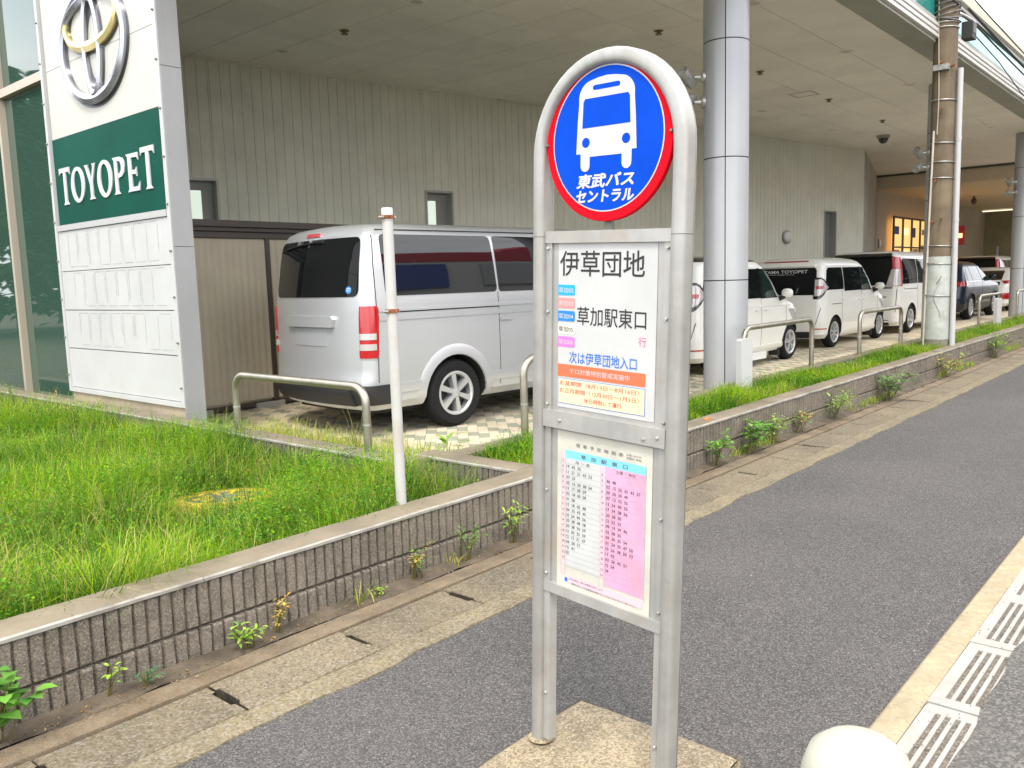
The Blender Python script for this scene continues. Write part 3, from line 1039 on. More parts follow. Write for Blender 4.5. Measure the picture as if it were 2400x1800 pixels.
# ------------------------------------------------------------------ round clad columns
def column(x, y, label, seams):
    t = thing('pillar', label, 'pillar', (x, y, PZ), (0, 0, 0), 'round clad pillars under the canopy')
    zs = [0.0] + [s_ - PZ for s_ in seams] + [ZC - PZ - 0.002]
    mb_ = MB()
    mb_.lathe([(0.243, 0), (0.243, ZC - PZ - 0.003)], 40)
    mb_.build('core', M['dark_gap'], t, smooth=40)
    for i in range(len(zs) - 1):
        for h in range(2):
            m_ = MB()
            n = 22
            # two half shells, vertical joint turned towards the street
            off = R(205) + h * math.pi
            us = [off + 0.022 + (math.pi - 0.044) * k / n for k in range(n + 1)]
            m_.grid(lambda u, v: (0.25 * math.cos(u), 0.25 * math.sin(u), v), us, [zs[i] + 0.006, zs[i + 1] - 0.006])
            m_.build('cladding_panel', M['column'], t, smooth=50)
    return t


column(9.0, 4.52, 'big pale grey round pillar right beside the bus stop sign', [1.48, 2.84, 4.10])
column(17.88, 4.52, 'pale grey round pillar almost hidden behind the concrete utility pole', [1.48, 2.84, 4.10])
column(26.05, 4.52, 'farthest pale grey round pillar at the right edge of the picture', [1.48, 2.84, 4.10])


def spotlight(x, y, z, ang, tilt, label):
    t = thing('spotlight', label, 'spotlight', (x, y, z), (0, 0, ang), 'silver spotlights bracketed to the pillars')
    MB().lathe([(0.06, -0.002), (0.06, 0.03), (0.025, 0.05), (0.02, 0.12)], 14, axis='x').build('bracket', M['galv'], t, smooth=40)
    h = MB().lathe([(0.0, -0.13), (0.05, -0.13), (0.062, -0.08), (0.062, 0.02), (0.072, 0.04), (0.072, 0.10), (0.064, 0.10), (0.06, 0.07), (0, 0.065)], 18, axis='x').build('lamp_head', M['galv'], t, smooth=40)
    h.location = (0.20, 0, 0)
    h.rotation_euler = (0, tilt, R(35))
    MB().box(0.11, 0.2, -0.012, 0.012, -0.012, 0.012).build('arm', M['shed_dark'], t)


for cx, which in ((9.0, 'near pillar, peeping past the bus sign'), (17.88, 'pillar behind the utility pole'), (26.05, 'farthest pillar')):
    for z, tl, ud in ((3.74, R(-35), 'upper'), (3.47, R(30), 'lower')):
        an = R(135)
        spotlight(cx + 0.25 * math.cos(an), 4.52 + 0.25 * math.sin(an), z, an, tl, f'{ud} silver spotlight on the {which}')

# ceiling fittings
cl = [(7.61, 10.92, 'recessed downlight in the ceiling nearest the sign tower and back wall'), (7.52, 7.93, 'recessed downlight in the ceiling above the silver van tail'),
      (10.67, 4.98, 'recessed downlight in the ceiling just right of the big pillar top'), (14.04, 4.98, 'recessed downlight near the canopy edge halfway from big pillar to utility pole'),
      (17.4, 4.98, 'recessed downlight near the canopy edge just left of the utility pole'), (17.65, 8.04, 'recessed downlight above the second white compact, near the back wall'),
      (13.9, 8.0, 'recessed downlight above the first white compact behind the pillar'), (20.8, 4.98, 'recessed downlight near the canopy edge just right of the utility pole'),
      (24.2, 4.98, 'recessed downlight nearest the far pillar at the right edge'), (21.3, 7.9, 'recessed downlight above the white minivan near the wall corner')]
proto = None
for k, (x, y, lb) in enumerate(cl):
    if proto is None:
        proto = thing('ceiling_light', lb, 'lamp', (0, 0, 0), group='downlights in the canopy ceiling')
        MB().lathe([(0.075, -0.004), (0.09, -0.012), (0.11, -0.012), (0.115, 0.0)], 20, caps=False).build('trim_ring', M['ceiling'], proto, smooth=40)
        MB().lathe([(0.0, -0.006), (0.078, -0.006)], 20, caps=False).build('lens', mat('downlight_lens', (0.55, 0.5, 0.4), 0.3), proto, smooth=40)
        o = proto
    else:
        o = copy_tree(proto)
    o['label'] = lb
    o.location = (x, y, ZC - 0.001)
pr2 = None
for k, (x, y, lb) in enumerate([(7.61, 9.46, 'dark brass sprinkler head in the ceiling above the storage shed'), (10.80, 6.46, 'dark brass sprinkler head in the ceiling above the bus stop arch'),
                                (17.5, 6.54, 'dark brass sprinkler head beside the square ceiling hatch'), (20.9, 6.56, 'dark brass sprinkler head just before the dome camera'),
                                (14.2, 6.5, 'dark brass sprinkler head in the ceiling right of the big pillar')]):
    if pr2 is None:
        pr2 = thing('sprinkler_head', lb, 'sprinkler', group='sprinkler heads in the ceiling')
        MB().lathe([(0.07, 0), (0.065, -0.02), (0.03, -0.03), (0.025, -0.05), (0.05, -0.055), (0.05, -0.062), (0, -0.065)], 14).build('head', mat('brass', (0.22, 0.17, 0.07), 0.4, metal=0.6), pr2, smooth=40)
        MB().lathe([(0.085, -0.001), (0.085, -0.008), (0.07, -0.012)], 14, caps=False).build('escutcheon', M['ceiling'], pr2, smooth=40)
        o = pr2
    else:
        o = copy_tree(pr2)
    o['label'] = lb
    o.location = (x, y, ZC - 0.001)
t = thing('dome_camera', 'dark dome security camera under the canopy ceiling left of the pole', 'camera', (23.3, 7.28, ZC))
MB().lathe([(0.16, 0), (0.16, -0.07), (0.13, -0.08)], 18).build('housing', M['lamp_grey'], t, smooth=40)
MB().lathe([(0.125, -0.075), (0.11, -0.15), (0.06, -0.2), (0, -0.21)], 18).build('dome', M['black_gloss'], t, smooth=60)
mb = MB()
for a, b, c, d in ((16.45, 16.9, 6.5, 6.52), (16.45, 16.9, 6.93, 6.95), (16.45, 16.47, 6.5, 6.95), (16.88, 16.9, 6.5, 6.95)):
    mb.box(a, b, c, d, ZC - 0.006, ZC - 0.001)
mb.build('access_hatch', M['soffit_dark'], bld, world=True)

# ------------------------------------------------------------------ glazed front left of the sign tower
gf = thing('glass_front', 'tall green tinted glass front with tan frames left of the sign tower', 'glass wall', (4.2, 10.3, PZ))
ys = [10.32, 12.13, 14.4, 16.7, 19.0]
for i in range(4):
    for z0, z1 in ((0.24, 4.02), (4.12, 7.2)):
        mb = MB()
        mb.box(4.20, 4.22, ys[i] + 0.03, ys[i + 1] - 0.03, z0, z1)
        mb.build('pane', M['facade_glass'], gf, world=True)
for y in ys[1:]:
    mb = MB()
    mb.box(4.12, 4.26, y - 0.035, y + 0.035, PZ, 7.3)
    mb.build('mullion', M['facade_frame'], gf, world=True)
mb = MB()
mb.box(4.13, 4.25, 10.3, 19.1, 4.02, 4.12)
mb.build('transom', M['facade_frame'], gf, world=True)
mb = MB()
mb.box(4.05, 4.3, 10.3, 19.1, PZ, 0.24)
mb.build('sill', M['plinth'], gf, world=True)
mb = MB()
mb.box(4.1, 4.35, 10.3, 19.1, 7.2, 7.6)
mb.build('head_beam', M['soffit_dark'], gf, world=True)
mb = MB()
mb.box(4.9, 12, 10.4, 19.1, PZ, PZ + 0.02)
mb.box(11.9, 12.0, 12.5, 19.1, PZ, 7.4)
mb.build('interior', M['siding'], gf, world=True)

# ------------------------------------------------------------------ sign tower
py = thing('sign_tower', 'tall white sign tower with round silver emblem over a green name panel', 'sign', (3.93, 8.87, PZ), (0, 0, -math.pi / 2))
OZ = -PZ
HX = 1.22                                   # half width of the face


def pbox(name, x0, x1, y0, y1, z0, z1, m_, par=py, c=None):
    b_ = MB()
    b_.box(x0, x1, y0, y1, z0 + OZ, z1 + OZ)
    return b_.build(name, m_, par)


pbox('body', -1.30, 1.325, 0.06, 0.185, 0.10, 7.4, M['sign_frame'])
pbox('plinth', -1.28, 1.315, 0.015, 0.18, PZ, 0.425, M['plinth'])
pbox('logo_panel', -HX, HX, 0.02, 0.058, 3.232, 3.955, M['sign_cream'])
pbox('logo_panel', -HX, HX, 0.02, 0.058, 3.960, 6.5, M['sign_cream'])
gp_ = pbox('name_panel', -HX, HX, 0.015, 0.058, 2.30, 3.228, M['sign_green'])
pbox('panel_rail', -HX - 0.03, HX + 0.03, -0.005, 0.05, 2.235, 2.297, M['sign_frame'])
pan = []
for z0, z1 in ((1.792, 2.228), (1.362, 1.784), (0.932, 1.352)):
    pan.append(pbox('letter_panel', -1.265, 1.265, 0.01, 0.055, z0, z1, M['sign_white']))
pbox('foot_panel', -1.265, 1.265, 0.01, 0.055, 0.485, 0.922, M['sign_white'])
pbox('foot_rail', -1.275, 1.285, -0.01, 0.05, 0.43, 0.478, M['sign_white'])
for sx, w in ((-1, 0.055), (1, 0.06)):
    x0 = sx * 1.268 - (w if sx < 0 else 0)
    pbox('edge_trim', x0, x0 + w, -0.005, 0.10, 0.43, 7.4, M['sign_white'])
    for k in range(12):
        b_ = MB()
        zc = 0.62 + 0.43 * k
        b_.lathe([(0.0, -0.02), (0.008, -0.02), (0.011, -0.012), (0.011, 0.0)], 8, (x0 + w / 2, -0.004, zc + OZ), axis='y')
        b_.build('bolt', M['steel_dark'], py)
# grey side column beside the face, in stacked sheets
zs = [PZ, 1.95, 3.575, 5.2, 7.4]
for i in range(4):
    pbox('side_panel', 1.322, 1.345, 0.0, 0.20, zs[i] + 0.003, zs[i + 1] - 0.003, M['clad_grey'])

# emblem: three interlocked ovals with bevelled bands
def oval_ring(name, cx, cz, ax, az, w0, w1, d, m_, par=None):
    b_ = MB()
    n = 72
    P = []
    for k in range(n):
        a_ = 2 * math.pi * k / n
        c_, s_ = math.cos(a_), math.sin(a_)
        wt = w0 + (w1 - w0) * abs(s_)            # band width changes round the oval
        for fr_, y_ in ((0.0, 0.018), (0.0, -d * 0.55), (0.5, -d), (1.0, -d * 0.55), (1.0, 0.018)):
            P.append((cx + (ax - wt * fr_) * c_, y_, cz + (az - wt * fr_) * s_ + OZ))
    F = []
    for k in range(n):
        k2 = (k + 1) % n
        for q in range(4):
            F.append((k * 5 + q, k2 * 5 + q, k2 * 5 + q + 1, k * 5 + q + 1))
    b_.add(P, F)
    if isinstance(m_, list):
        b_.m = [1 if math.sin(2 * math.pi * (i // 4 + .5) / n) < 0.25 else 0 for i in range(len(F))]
    return b_.build(name, m_, par or py, smooth=25)


EC, EZ = 0.0, 4.022
em = oval_ring('emblem', EC, EZ, 0.748, 0.588, 0.095, 0.110, 0.035, M['chrome'])
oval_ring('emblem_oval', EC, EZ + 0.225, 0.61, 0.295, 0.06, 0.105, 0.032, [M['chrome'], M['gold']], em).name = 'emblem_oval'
oval_ring('emblem_oval', EC, EZ - 0.02, 0.205, 0.515, 0.08, 0.09, 0.034, M['chrome'], em)
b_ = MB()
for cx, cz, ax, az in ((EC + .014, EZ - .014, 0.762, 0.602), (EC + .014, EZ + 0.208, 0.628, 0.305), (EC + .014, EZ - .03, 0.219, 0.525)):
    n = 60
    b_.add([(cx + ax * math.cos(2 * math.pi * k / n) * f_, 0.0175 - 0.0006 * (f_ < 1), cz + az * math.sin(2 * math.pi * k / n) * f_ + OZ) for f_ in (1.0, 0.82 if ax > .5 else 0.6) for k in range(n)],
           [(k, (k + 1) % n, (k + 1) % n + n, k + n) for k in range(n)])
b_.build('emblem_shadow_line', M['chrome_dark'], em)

# name lettering: tall serif-like capitals drawn as polygons
SER = {
    'T': [[(0, 1), (1, 1), (1, .80), (.93, .87), (.62, .88), (.62, .08), (.74, 0), (.26, 0), (.38, .08), (.38, .88), (.07, .87), (0, .80)]],
    'Y': [[(-.05, 1), (.34, 1), (.28, .93), (.52, .55), (.73, .93), (.66, 1), (1.02, 1), (.92, .93), (.63, .45), (.63, .08), (.75, 0), (.27, 0), (.39, .08), (.39, .42), (.05, .93)]],
    'P': [[(0, 1), (.55, 1), (.82, .95), (.95, .84), (.97, .70), (.90, .55), (.72, .46), (.42, .43), (.42, .55), (.58, .57), (.68, .64), (.70, .74), (.65, .84), (.52, .89), (.36, .90), (.36, .08), (.48, 0), (0, 0), (.12, .08), (.12, .92)]],
    'E': [[(0, 1), (.92, 1), (.92, .80), (.84, .88), (.38, .89), (.38, .56), (.68, .56), (.76, .63), (.76, .38), (.68, .45), (.38, .45), (.38, .11), (.82, .12), (.97, .24), (.92, 0), (0, 0), (.12, .08), (.12, .92)]],
}


def serif_word(word, x0, x1, z0, z1, y, m_, par, name='lettering'):
    b_ = MB()
    adv = {'T': 0.95, 'O': 1.12, 'Y': 0.93, 'P': 0.93, 'E': 0.95}
    tot = sum(adv[c] for c in word)
    u = (x1 - x0) / tot
    x = x0
    for i, c in enumerate(word):
        w = u * adv[c] * 0.88
        hi = (z1 - z0)
        e0, e1 = (z0, z1) if i not in (0, len(word) - 1) else (z0 - 0.005, z1 + 0.03)
        if c == 'O':
            n = 40
            vs = []
            for r_ in (1.0, 0.0):
                for k in range(n):
                    a_ = 2 * math.pi * k / n
                    ax, az = (w * 0.54, hi * 0.52) if r_ else (w * 0.30, hi * 0.41)
                    vs.append((x + w * .5 + ax * math.cos(a_), y, (z0 + z1) / 2 + az * math.sin(a_)))
            b_.add(vs, [(k, (k + 1) % n, (k + 1) % n + n, k + n) for k in range(n)])
        else:
            for poly in SER[c]:
                b_.add([(x + a * w, y, e0 + b * (e1 - e0)) for a, b in poly], [tuple(range(len(poly)))])
        x += u * adv[c]
    me = b_.mesh(name, m_)
    bm = bmesh.new()
    bm.from_mesh(me)
    bmesh.ops.triangulate(bm, faces=[f for f in bm.faces if len(f.verts) > 4])
    r_ = bmesh.ops.extrude_face_region(bm, geom=bm.faces[:])
    bmesh.ops.translate(bm, verts=[v for v in r_['geom'] if isinstance(v, bmesh.types.BMVert)], vec=(0, 0.012, 0))
    bmesh.ops.recalc_face_normals(bm, faces=bm.faces)
    bm.to_mesh(me)
    bm.free()
    return link(name, me, par)


serif_word('TOYOPET', -1.09, 1.12, 2.515 + OZ, 2.875 + OZ, 0.003, M['white_print'], gp_)
# faint glue outlines left where letters were taken off the three panels
rr = random.Random(5)
for pi_, (zb, zt, xoff) in enumerate(((1.83, 2.20, -1.03), (1.40, 1.76, -0.95), (0.97, 1.32, -0.90))):
    b_ = MB()
    for k in range(8):
        x = xoff + k * 0.262
        w = 0.225
        th = lambda: rr.uniform(0.004, 0.010)
        for (a0, a1, c0, c1) in ((x, x + th(), zb, zt), (x + w, x + w + th(), zb + .02, zt - .02), (x, x + w, zt, zt + th()), (x + .02, x + w, zb, zb + th())):
            if rr.random() < 0.86:
                ln = rr.uniform(0.6, 1.0)
                if a1 - a0 < 0.03:
                    c0 = c1 - (c1 - c0) * ln
                b_.add([(a0, 0.0085, c0 + OZ), (a1, 0.0085, c0 + OZ), (a1, 0.0085, c1 + OZ), (a0, 0.0085, c1 + OZ)], [(0, 1, 2, 3)])
    b_.build('letter_trace', M['ghost'], pan[pi_])

# ------------------------------------------------------------------ bus stop sign
BZ = 0.10
bs = thing('bus_stop_sign', 'silver arched bus stop sign with blue round bus emblem and timetable', 'bus stop', (1.912, 1.364, BZ), (0, R(2.3), R(-95)))
HWD = 0.239                                  # half distance between the tube centres
AZ = 1.884 - BZ                              # arch centre height


def sz(z):
    return z - BZ


path_c = [(-HWD, 0.0)] + [(-HWD, AZ * t_ / 6) for t_ in range(1, 7)]
path_c += [(-HWD * math.cos(R(180) * k / 24), AZ + HWD * math.sin(R(180) * k / 24)) for k in range(1, 24)]
path_c += [(HWD, AZ * t_ / 6) for t_ in range(6, -1, -1)]
PROF = []                                    # flattened round tube: 60 wide, 74 deep, with a groove on the outer rear
for k in range(20):
    a_ = 2 * math.pi * k / 20
    PROF.append((0.0215 * abs(math.cos(a_)) ** 0.55 * (1 if math.cos(a_) >= 0 else -1), 0.029 * abs(math.sin(a_)) ** 0.55 * (1 if math.sin(a_) >= 0 else -1)))
b_ = MB()
vs, fs = [], []
n = len(PROF)
for i, (x, z) in enumerate(path_c):
    a = path_c[max(i - 1, 0)]
    c = path_c[min(i + 1, len(path_c) - 1)]
    t2 = Vector((c[0] - a[0], c[1] - a[1])).normalized()
    nx, nz = -t2.y, t2.x                      # outward normal in the plane
    for p, q in PROF:
        vs.append((x + nx * p, q, z + nz * p))
for i in range(len(path_c) - 1):
    for k in range(n):
        k2 = (k + 1) % n
        fs.append((i * n + k, i * n + k2, (i + 1) * n + k2, (i + 1) * n + k))
b_.add(vs, fs)
frame = b_.build('arch_frame', M['alu'], bs, smooth=50)
b_ = MB()                                     # thin dark joint line along the rear edge of the tube and splice joints
for i, (x, z) in enumerate(path_c[:-1]):
    pass
for sx in (-1, 1):
    b_.prism([(p * 1.012, q * 1.012) for p, q in PROF], lambda a, b, d, sx=sx: (sx * HWD + a, b, d), sz(1.662), sz(1.6635))
b_.build('splice_joint', M['dark_gap'], frame)
line = [(-(HWD + 0.0255), 0.02, 0.0)]
b_ = MB()
P_ = []
for i, (x, z) in enumerate(path_c):
    a = path_c[max(i - 1, 0)]
    c = path_c[min(i + 1, len(path_c) - 1)]
    t2 = Vector((c[0] - a[0], c[1] - a[1])).normalized()
    P_.append((x - t2.y * 0.0195, 0.016, z + t2.x * 0.0195))
b_.tube(P_, 0.0022, 5)
b_.build('edge_seam', M['steel_dark'], frame)
for sx in (-1, 1):                            # inner channels beside the posts, foot collars, bolts
    b_ = MB()
    b_.box(min(sx * 0.2185, sx * 0.194), max(sx * 0.2185, sx * 0.194), -0.012, 0.020, 0.012, sz(1.66))
    b_.build('inner_channel', M['alu_flat'], bs)
    b_ = MB()
    b_.lathe([(0.034, -0.002), (0.041, 0.001), (0.038, 0.006), (0.030, 0.008)], 20, (sx * HWD, 0, 0))
    b_.build('foot_collar', M['base_concrete'], bs, smooth=40)
    for z in (0.27, 0.66, 0.92, 1.18, 1.45, 1.63):
        b_ = MB()
        b_.lathe([(0.0, -0.006), (0.0035, -0.0055), (0.005, -0.003), (0.005, 0.002)], 8, (sx * 0.207, -0.013, sz(z)), axis='y')
        b_.build('bolt', M['galv'], bs)
for z0, z1, th in ((1.645, 1.678, .016), (1.114, 1.164, .022), (0.603, 0.634, .016)):
    b_ = MB()
    x1 = 0.2175 if z0 != 1.114 else 0.218
    b_.box(-x1, x1, -th, 0.016, sz(z0), sz(z1))
    o = b_.build('cross_rail', M['alu_flat'], bs)
for sx, zz in ((-.15, 1.138), (.15, 1.13), (.195, 1.14)):
    b_ = MB()
    b_.lathe([(0.0, -0.006), (0.004, -0.005), (0.006, 0.0)], 8, (sx, -0.022, sz(zz)), axis='y')
    b_.build('bolt', M['galv'], bs)


def panel_obj(name, z0, z1, m_):
    b_ = MB()
    b_.box(-0.1945, 0.1945, -0.006, 0.006, sz(z0), sz(z1))
    return b_.build(name, m_, bs)


up = panel_obj('notice_board', 1.164, 1.645, M['alu_flat'])
lo = panel_obj('timetable_board', 0.634, 1.114, M['alu_flat'])
YP = -0.0075


def sheet(name, x0, x1, z0, z1, y, m_, par):
    b_ = MB()
    b_.add([(x0, y, sz(z0)), (x1, y, sz(z0)), (x1, y, sz(z1)), (x0, y, sz(z1))], [(0, 1, 2, 3)])
    return b_.build(name, m_, par)


def rrect(x0, x1, z0, z1, r, right=True):
    P = [(x0, z0)]
    for cx, cz, a0 in ((x1 - r, z0 + r, -90), (x1 - r, z1 - r, 0)):
        P += [(cx + r * math.cos(R(a0 + 90 * k / 5)), cz + r * math.sin(R(a0 + 90 * k / 5))) for k in range(6)]
    return P + [(x0, z1)]


XL, XR = -0.172, 0.172
sheet('notice_paper', XL, XR, 1.176, 1.645, YP, M['paper'], up)
YT = YP - 0.0008


def put(par, m_, items, name='lettering', y=YT):
    if name == 'lettering':                       # every line of lettering is a part of its own
        for s_, x, z, w, h, bo in items:
            print_text(MB_ := MB(), s_, x, sz(z), y, w, h, bo)
            MB_.build(name, m_, par)
        return
    b_ = MB()
    for s_, x, z, w, h, bo in items:
        print_text(b_, s_, x, sz(z), y, w, h, bo)
    return b_.build(name, m_, par)


put(up, M['ink'], [('伊草団地', -0.166, 1.553, 0.298, 0.070, 0.006), ('草加駅東口', -0.100, 1.417, 0.240, 0.052, 0.004)])
put(up, M['print_pink_text'], [('行', 0.116, 1.372, 0.026, 0.026, 0.0)])
put(up, M['print_blue'], [('次は伊草団地入口', -0.128, 1.307, 0.240, 0.034, 0.006)])
for k, (nm, pmat, tm) in enumerate((('草加02', 'p_cyan', 'white_print'), ('草加03', 'p_salmon', 'white_print'), ('草加04', 'p_blue', 'white_print'), ('草加05', 'p_cream', 'ink'), ('草加06', 'p_magenta', 'white_print'))):
    z = 1.5135 - k * 0.0367
    b_ = MB()
    P = rrect(XL, -0.108, sz(z - 0.0148), sz(z + 0.0148), 0.006)
    b_.add([(a, YT, b) for a, b in P], [tuple(range(len(P)))])
    r_ = b_.build('route_badge', M[pmat], up)
    put(up, M[tm], [(nm, XL + 0.003, z - 0.008, 0.055, 0.015, 0.002)], y=YT - 0.0006)
sheet('orange_band', XL, 0.142, 1.266, 1.302, YT, M['p_orange'], up)
put(up, M['white_print'], [('テロ対策特別警戒実施中', -0.125, 1.276, 0.215, 0.016, 0.0)], y=YT - 0.0006)
sheet('notice_box_border', -0.168, 0.142, 1.188, 1.261, YT, M['print_blue'], up)
sheet('notice_box', -0.1665, 0.1405, 1.1895, 1.2595, YT - 0.0005, M['p_yellow'], up)
put(up, M['print_red'], [('お盆期間（8月13日～8月16日）', -0.163, 1.2405, 0.285, 0.0145, 0.006), ('お正月期間（12月30日～1月3日）', -0.163, 1.2190, 0.285, 0.0145, 0.006),
                         ('休日時刻にて運行', -0.070, 1.1975, 0.135, 0.0145, 0.008)], y=YT - 0.001)

# timetable sheet
sheet('timetable_paper', -0.170, 0.172, 0.634, 1.107, YP, M['paper_old'], lo)
sheet('timetable_header', -0.138, 0.152, 1.028, 1.052, YT, M['p_sky'], lo)
sheet('hour_column', -0.152, -0.138, 0.672, 1.040, YT, M['p_pinkpale'], lo)
sheet('weekday_column', -0.137, -0.006, 0.700, 1.028, YT, M['paper'], lo)
sheet('hour_column', -0.006, 0.012, 0.700, 1.028, YT, M['p_pinkpale'], lo)
sheet('weekend_column', 0.012, 0.152, 0.680, 1.028, YT, M['p_pink'], lo)
sheet('footer_band', -0.130, 0.148, 0.650, 0.672, YT, M['p_pinkpale'], lo)
sheet('corner_logo', -0.137, -0.126, 0.652, 0.664, YT - .0003, M['print_blue'], lo)
b_ = MB()
for k in range(20):
    z = sz(1.012 - k * 0.0163)
    b_.add([(-0.152, YT - .0004, z), (0.152, YT - .0004, z), (0.152, YT - .0004, z + 0.0007), (-0.152, YT - .0004, z + 0.0007)], [(0, 1, 2, 3)])
for x in (-0.152, -0.138, -0.006, 0.012, 0.152):
    b_.add([(x, YT - .0004, sz(0.672)), (x + .0008, YT - .0004, sz(0.672)), (x + .0008, YT - .0004, sz(1.05)), (x, YT - .0004, sz(1.05))], [(0, 1, 2, 3)])
b_.build('table_rule', M['ghost'], lo)
put(lo, M['ink_soft'], [('発  車  予  定  時  刻  表', -0.098, 1.066, 0.172, 0.011, 0.003), ('草   加   駅   東   口', -0.078, 1.034, 0.168, 0.012, 0.006),
                        ('月 ～ 金', -0.100, 1.0155, 0.056, 0.009, 0.003), ('土曜 ・ 休日', 0.050, 1.0155, 0.066, 0.009, 0.003)], y=YT - 0.0008)
wk = ['19 42 55', '11 21 31 43 52', '07 33', '05 16 30 38 54', '15 17 38 59', '02 18 43 58', '31 58', '12 18 45 48', '04 35 42 45', '10 24 49 56', '20 38 48 58',
      '30 38 50 59', '13 30 32 59', '12 15 21 47', '04 26 51', '15 41', '02']
we = ['46 48', '02 15 25 35 43 57', '09 20 30 49', '07 12 32 55', '13 24 40 55', '17 24 38 56', '20 28 50', '12 22 55', '09 19 39 46', '05 08 35', '09 30 35 54',
      '01 24 25 47 50', '10 26 38 50 53', '17 42', '03 26 45 51', '15 54', '34']
items = []
for k, s_ in enumerate(wk):
    n_ = s_.count(' ') + 1
    items.append((s_.replace(' ', '  '), -0.133, 0.9995 - k * 0.0163, 0.0117 * n_ + 0.0095 * (n_ - 1), 0.0088, 0.0))
for k, s_ in enumerate(we):
    n_ = s_.count(' ') + 1
    items.append((s_.replace(' ', '  '), 0.017, 0.9832 - k * 0.0163, 0.0117 * n_ + 0.0095 * (n_ - 1), 0.0088, 0.0))
put(lo, M['ink'], items[:len(wk)], 'departure_times', y=YT - 0.0008)
put(lo, M['ink'], items[len(wk):], 'departure_times', y=YT - 0.0008)
hrs = []
for k in range(19):
    hrs.append((str(5 + k), -0.149, 0.9995 - k * 0.0163 + .0163, None, 0.0078, 0.0))
    hrs.append((str(5 + k), -0.001, 0.9995 - k * 0.0163 + .0, None, 0.0078, 0.0))
put(lo, M['ink_soft'], hrs[::2], 'hour_figures', y=YT - 0.0008)
put(lo, M['ink_soft'], hrs[1::2], 'hour_figures', y=YT - 0.0008)
put(lo, M['ink_soft'], [('◎印は経由、無印は直通で運行します', -0.120, 0.661, 0.13, 0.006, 0), ('道路状況により到着時刻が遅れることがありますのでご了承ください', -0.110, 0.648, 0.24, 0.006, 0.0),
                        ('お問い合わせ', 0.085, 1.072, 0.05, 0.006, 0), ('営業所 草加', 0.085, 1.063, 0.05, 0.006, 0)], y=YT - 0.0008)

# round emblem disc
DZ, DR = sz(1.914), 0.2135
b_ = MB()
b_.lathe([(0.0, -0.010), (DR - 0.002, -0.010), (DR, -0.008), (DR, 0.004), (0.0, 0.004)], 64, (0, -0.004, DZ), axis='y')
disc = b_.build('emblem_disc', M['red'], bs, smooth=30)
Y0 = -0.0148
for r_, m_, nm, dy in ((0.188, 'white_print', 'white_ring', 0), (0.1845, 'blue', 'blue_field', -0.0006)):
    b_ = MB()
    nn = 64
    b_.add([(r_ * math.cos(2 * math.pi * k / nn), Y0 + dy, DZ + r_ * math.sin(2 * math.pi * k / nn)) for k in range(nn)], [tuple(range(nn))])
    b_.build(nm, M[m_], disc)


def arc(cx, cz, r, a0, a1, n=8):
    return [(cx + r * math.cos(R(a0 + (a1 - a0) * k / n)), cz + r * math.sin(R(a0 + (a1 - a0) * k / n))) for k in range(n + 1)]


def flat(name, poly, y, m_, par):
    b_ = MB()
    b_.add([(a * 1.10, y, DZ + b * 1.05 + 0.019) for a, b in poly], [tuple(range(len(poly)))])
    me = b_.mesh(name, m_)
    bm = bmesh.new()
    bm.from_mesh(me)
    bmesh.ops.triangulate(bm, faces=bm.faces[:])
    bm.to_mesh(me)
    bm.free()
    return link(name, me, par)


bus = [(-0.093, -0.049), (-0.089, 0.03), (-0.085, 0.075)] + arc(-0.042, 0.086, 0.0435, 172, 100, 9) + [(-0.025, 0.1335), (0.0, 0.1355), (0.025, 0.1335)]
bus += arc(0.042, 0.086, 0.0435, 80, 8, 9) + [(0.085, 0.075), (0.089, 0.03), (0.093, -0.049)]
bus += [(0.079, -0.049)] + arc(0.064, -0.080, 0.0145, 0, -180) + [(0.0495, -0.058), (-0.0495, -0.058)] + arc(-0.064, -0.080, 0.0145, 0, -180) + [(-0.079, -0.049)]
flat('bus_shape', bus, Y0 - 0.0012, M['white_print'], disc)
flat('bus_window', [(-0.074, 0.014), (-0.071, 0.078)] + [(-0.066, 0.086), (0.066, 0.086), (0.071, 0.078), (0.074, 0.014)], Y0 - 0.0018, M['blue'], disc)
flat('bus_blind', arc(-0.036, 0.1105, 0.006, 90, 270, 5) + arc(0.036, 0.1105, 0.006, -90, 90, 5), Y0 - 0.0018, M['blue'], disc)
for sx in (-1, 1):
    flat('bus_headlamp', arc(sx * 0.062, -0.022, 0.0125, 0, 345, 16), Y0 - 0.0018, M['blue'], disc)
for word, zz, hh_, shr in (('東武バス', -0.124, 0.036, 0.20), ('セントラル', -0.162, 0.031, 0.14)):
    b_ = MB()
    for q_, (dx, dz) in enumerate(((0, 0), (.0016, .0006), (-.0016, -.0004), (.0006, -.001), (-.0006, .001))):   # heavy strokes
        print_text(b_, word, -0.099 + dx, DZ + zz + dz, Y0 - 0.0014 - q_ * 1e-4, 0.195, hh_, 0.006, shr)
    b_.build('lettering', M['white_print'], disc)
for a_, b__ in ((0.0, DR - 0.004), (-DR + 0.004, 0.0), (DR - 0.004, 0.0)):
    b_ = MB()
    b_.lathe([(0.0, -0.009), (0.0035, -0.008), (0.005, -0.004), (0.005, 0.0)], 8, (a_, Y0 + 0.002, DZ + b__), axis='y')
    b_.build('bolt', M['steel_dark'], disc)
b_ = MB()
b_.box(-0.012, 0.012, 0.0, 0.012, sz(1.678), DZ + 0.0)
b_.build('disc_strut', mat('strut_green', (0.16, 0.17, 0.13), 0.5), bs)

# concrete foot block, edges rounded and worn
b_ = MB()
nn = 7
L_ = 0.30


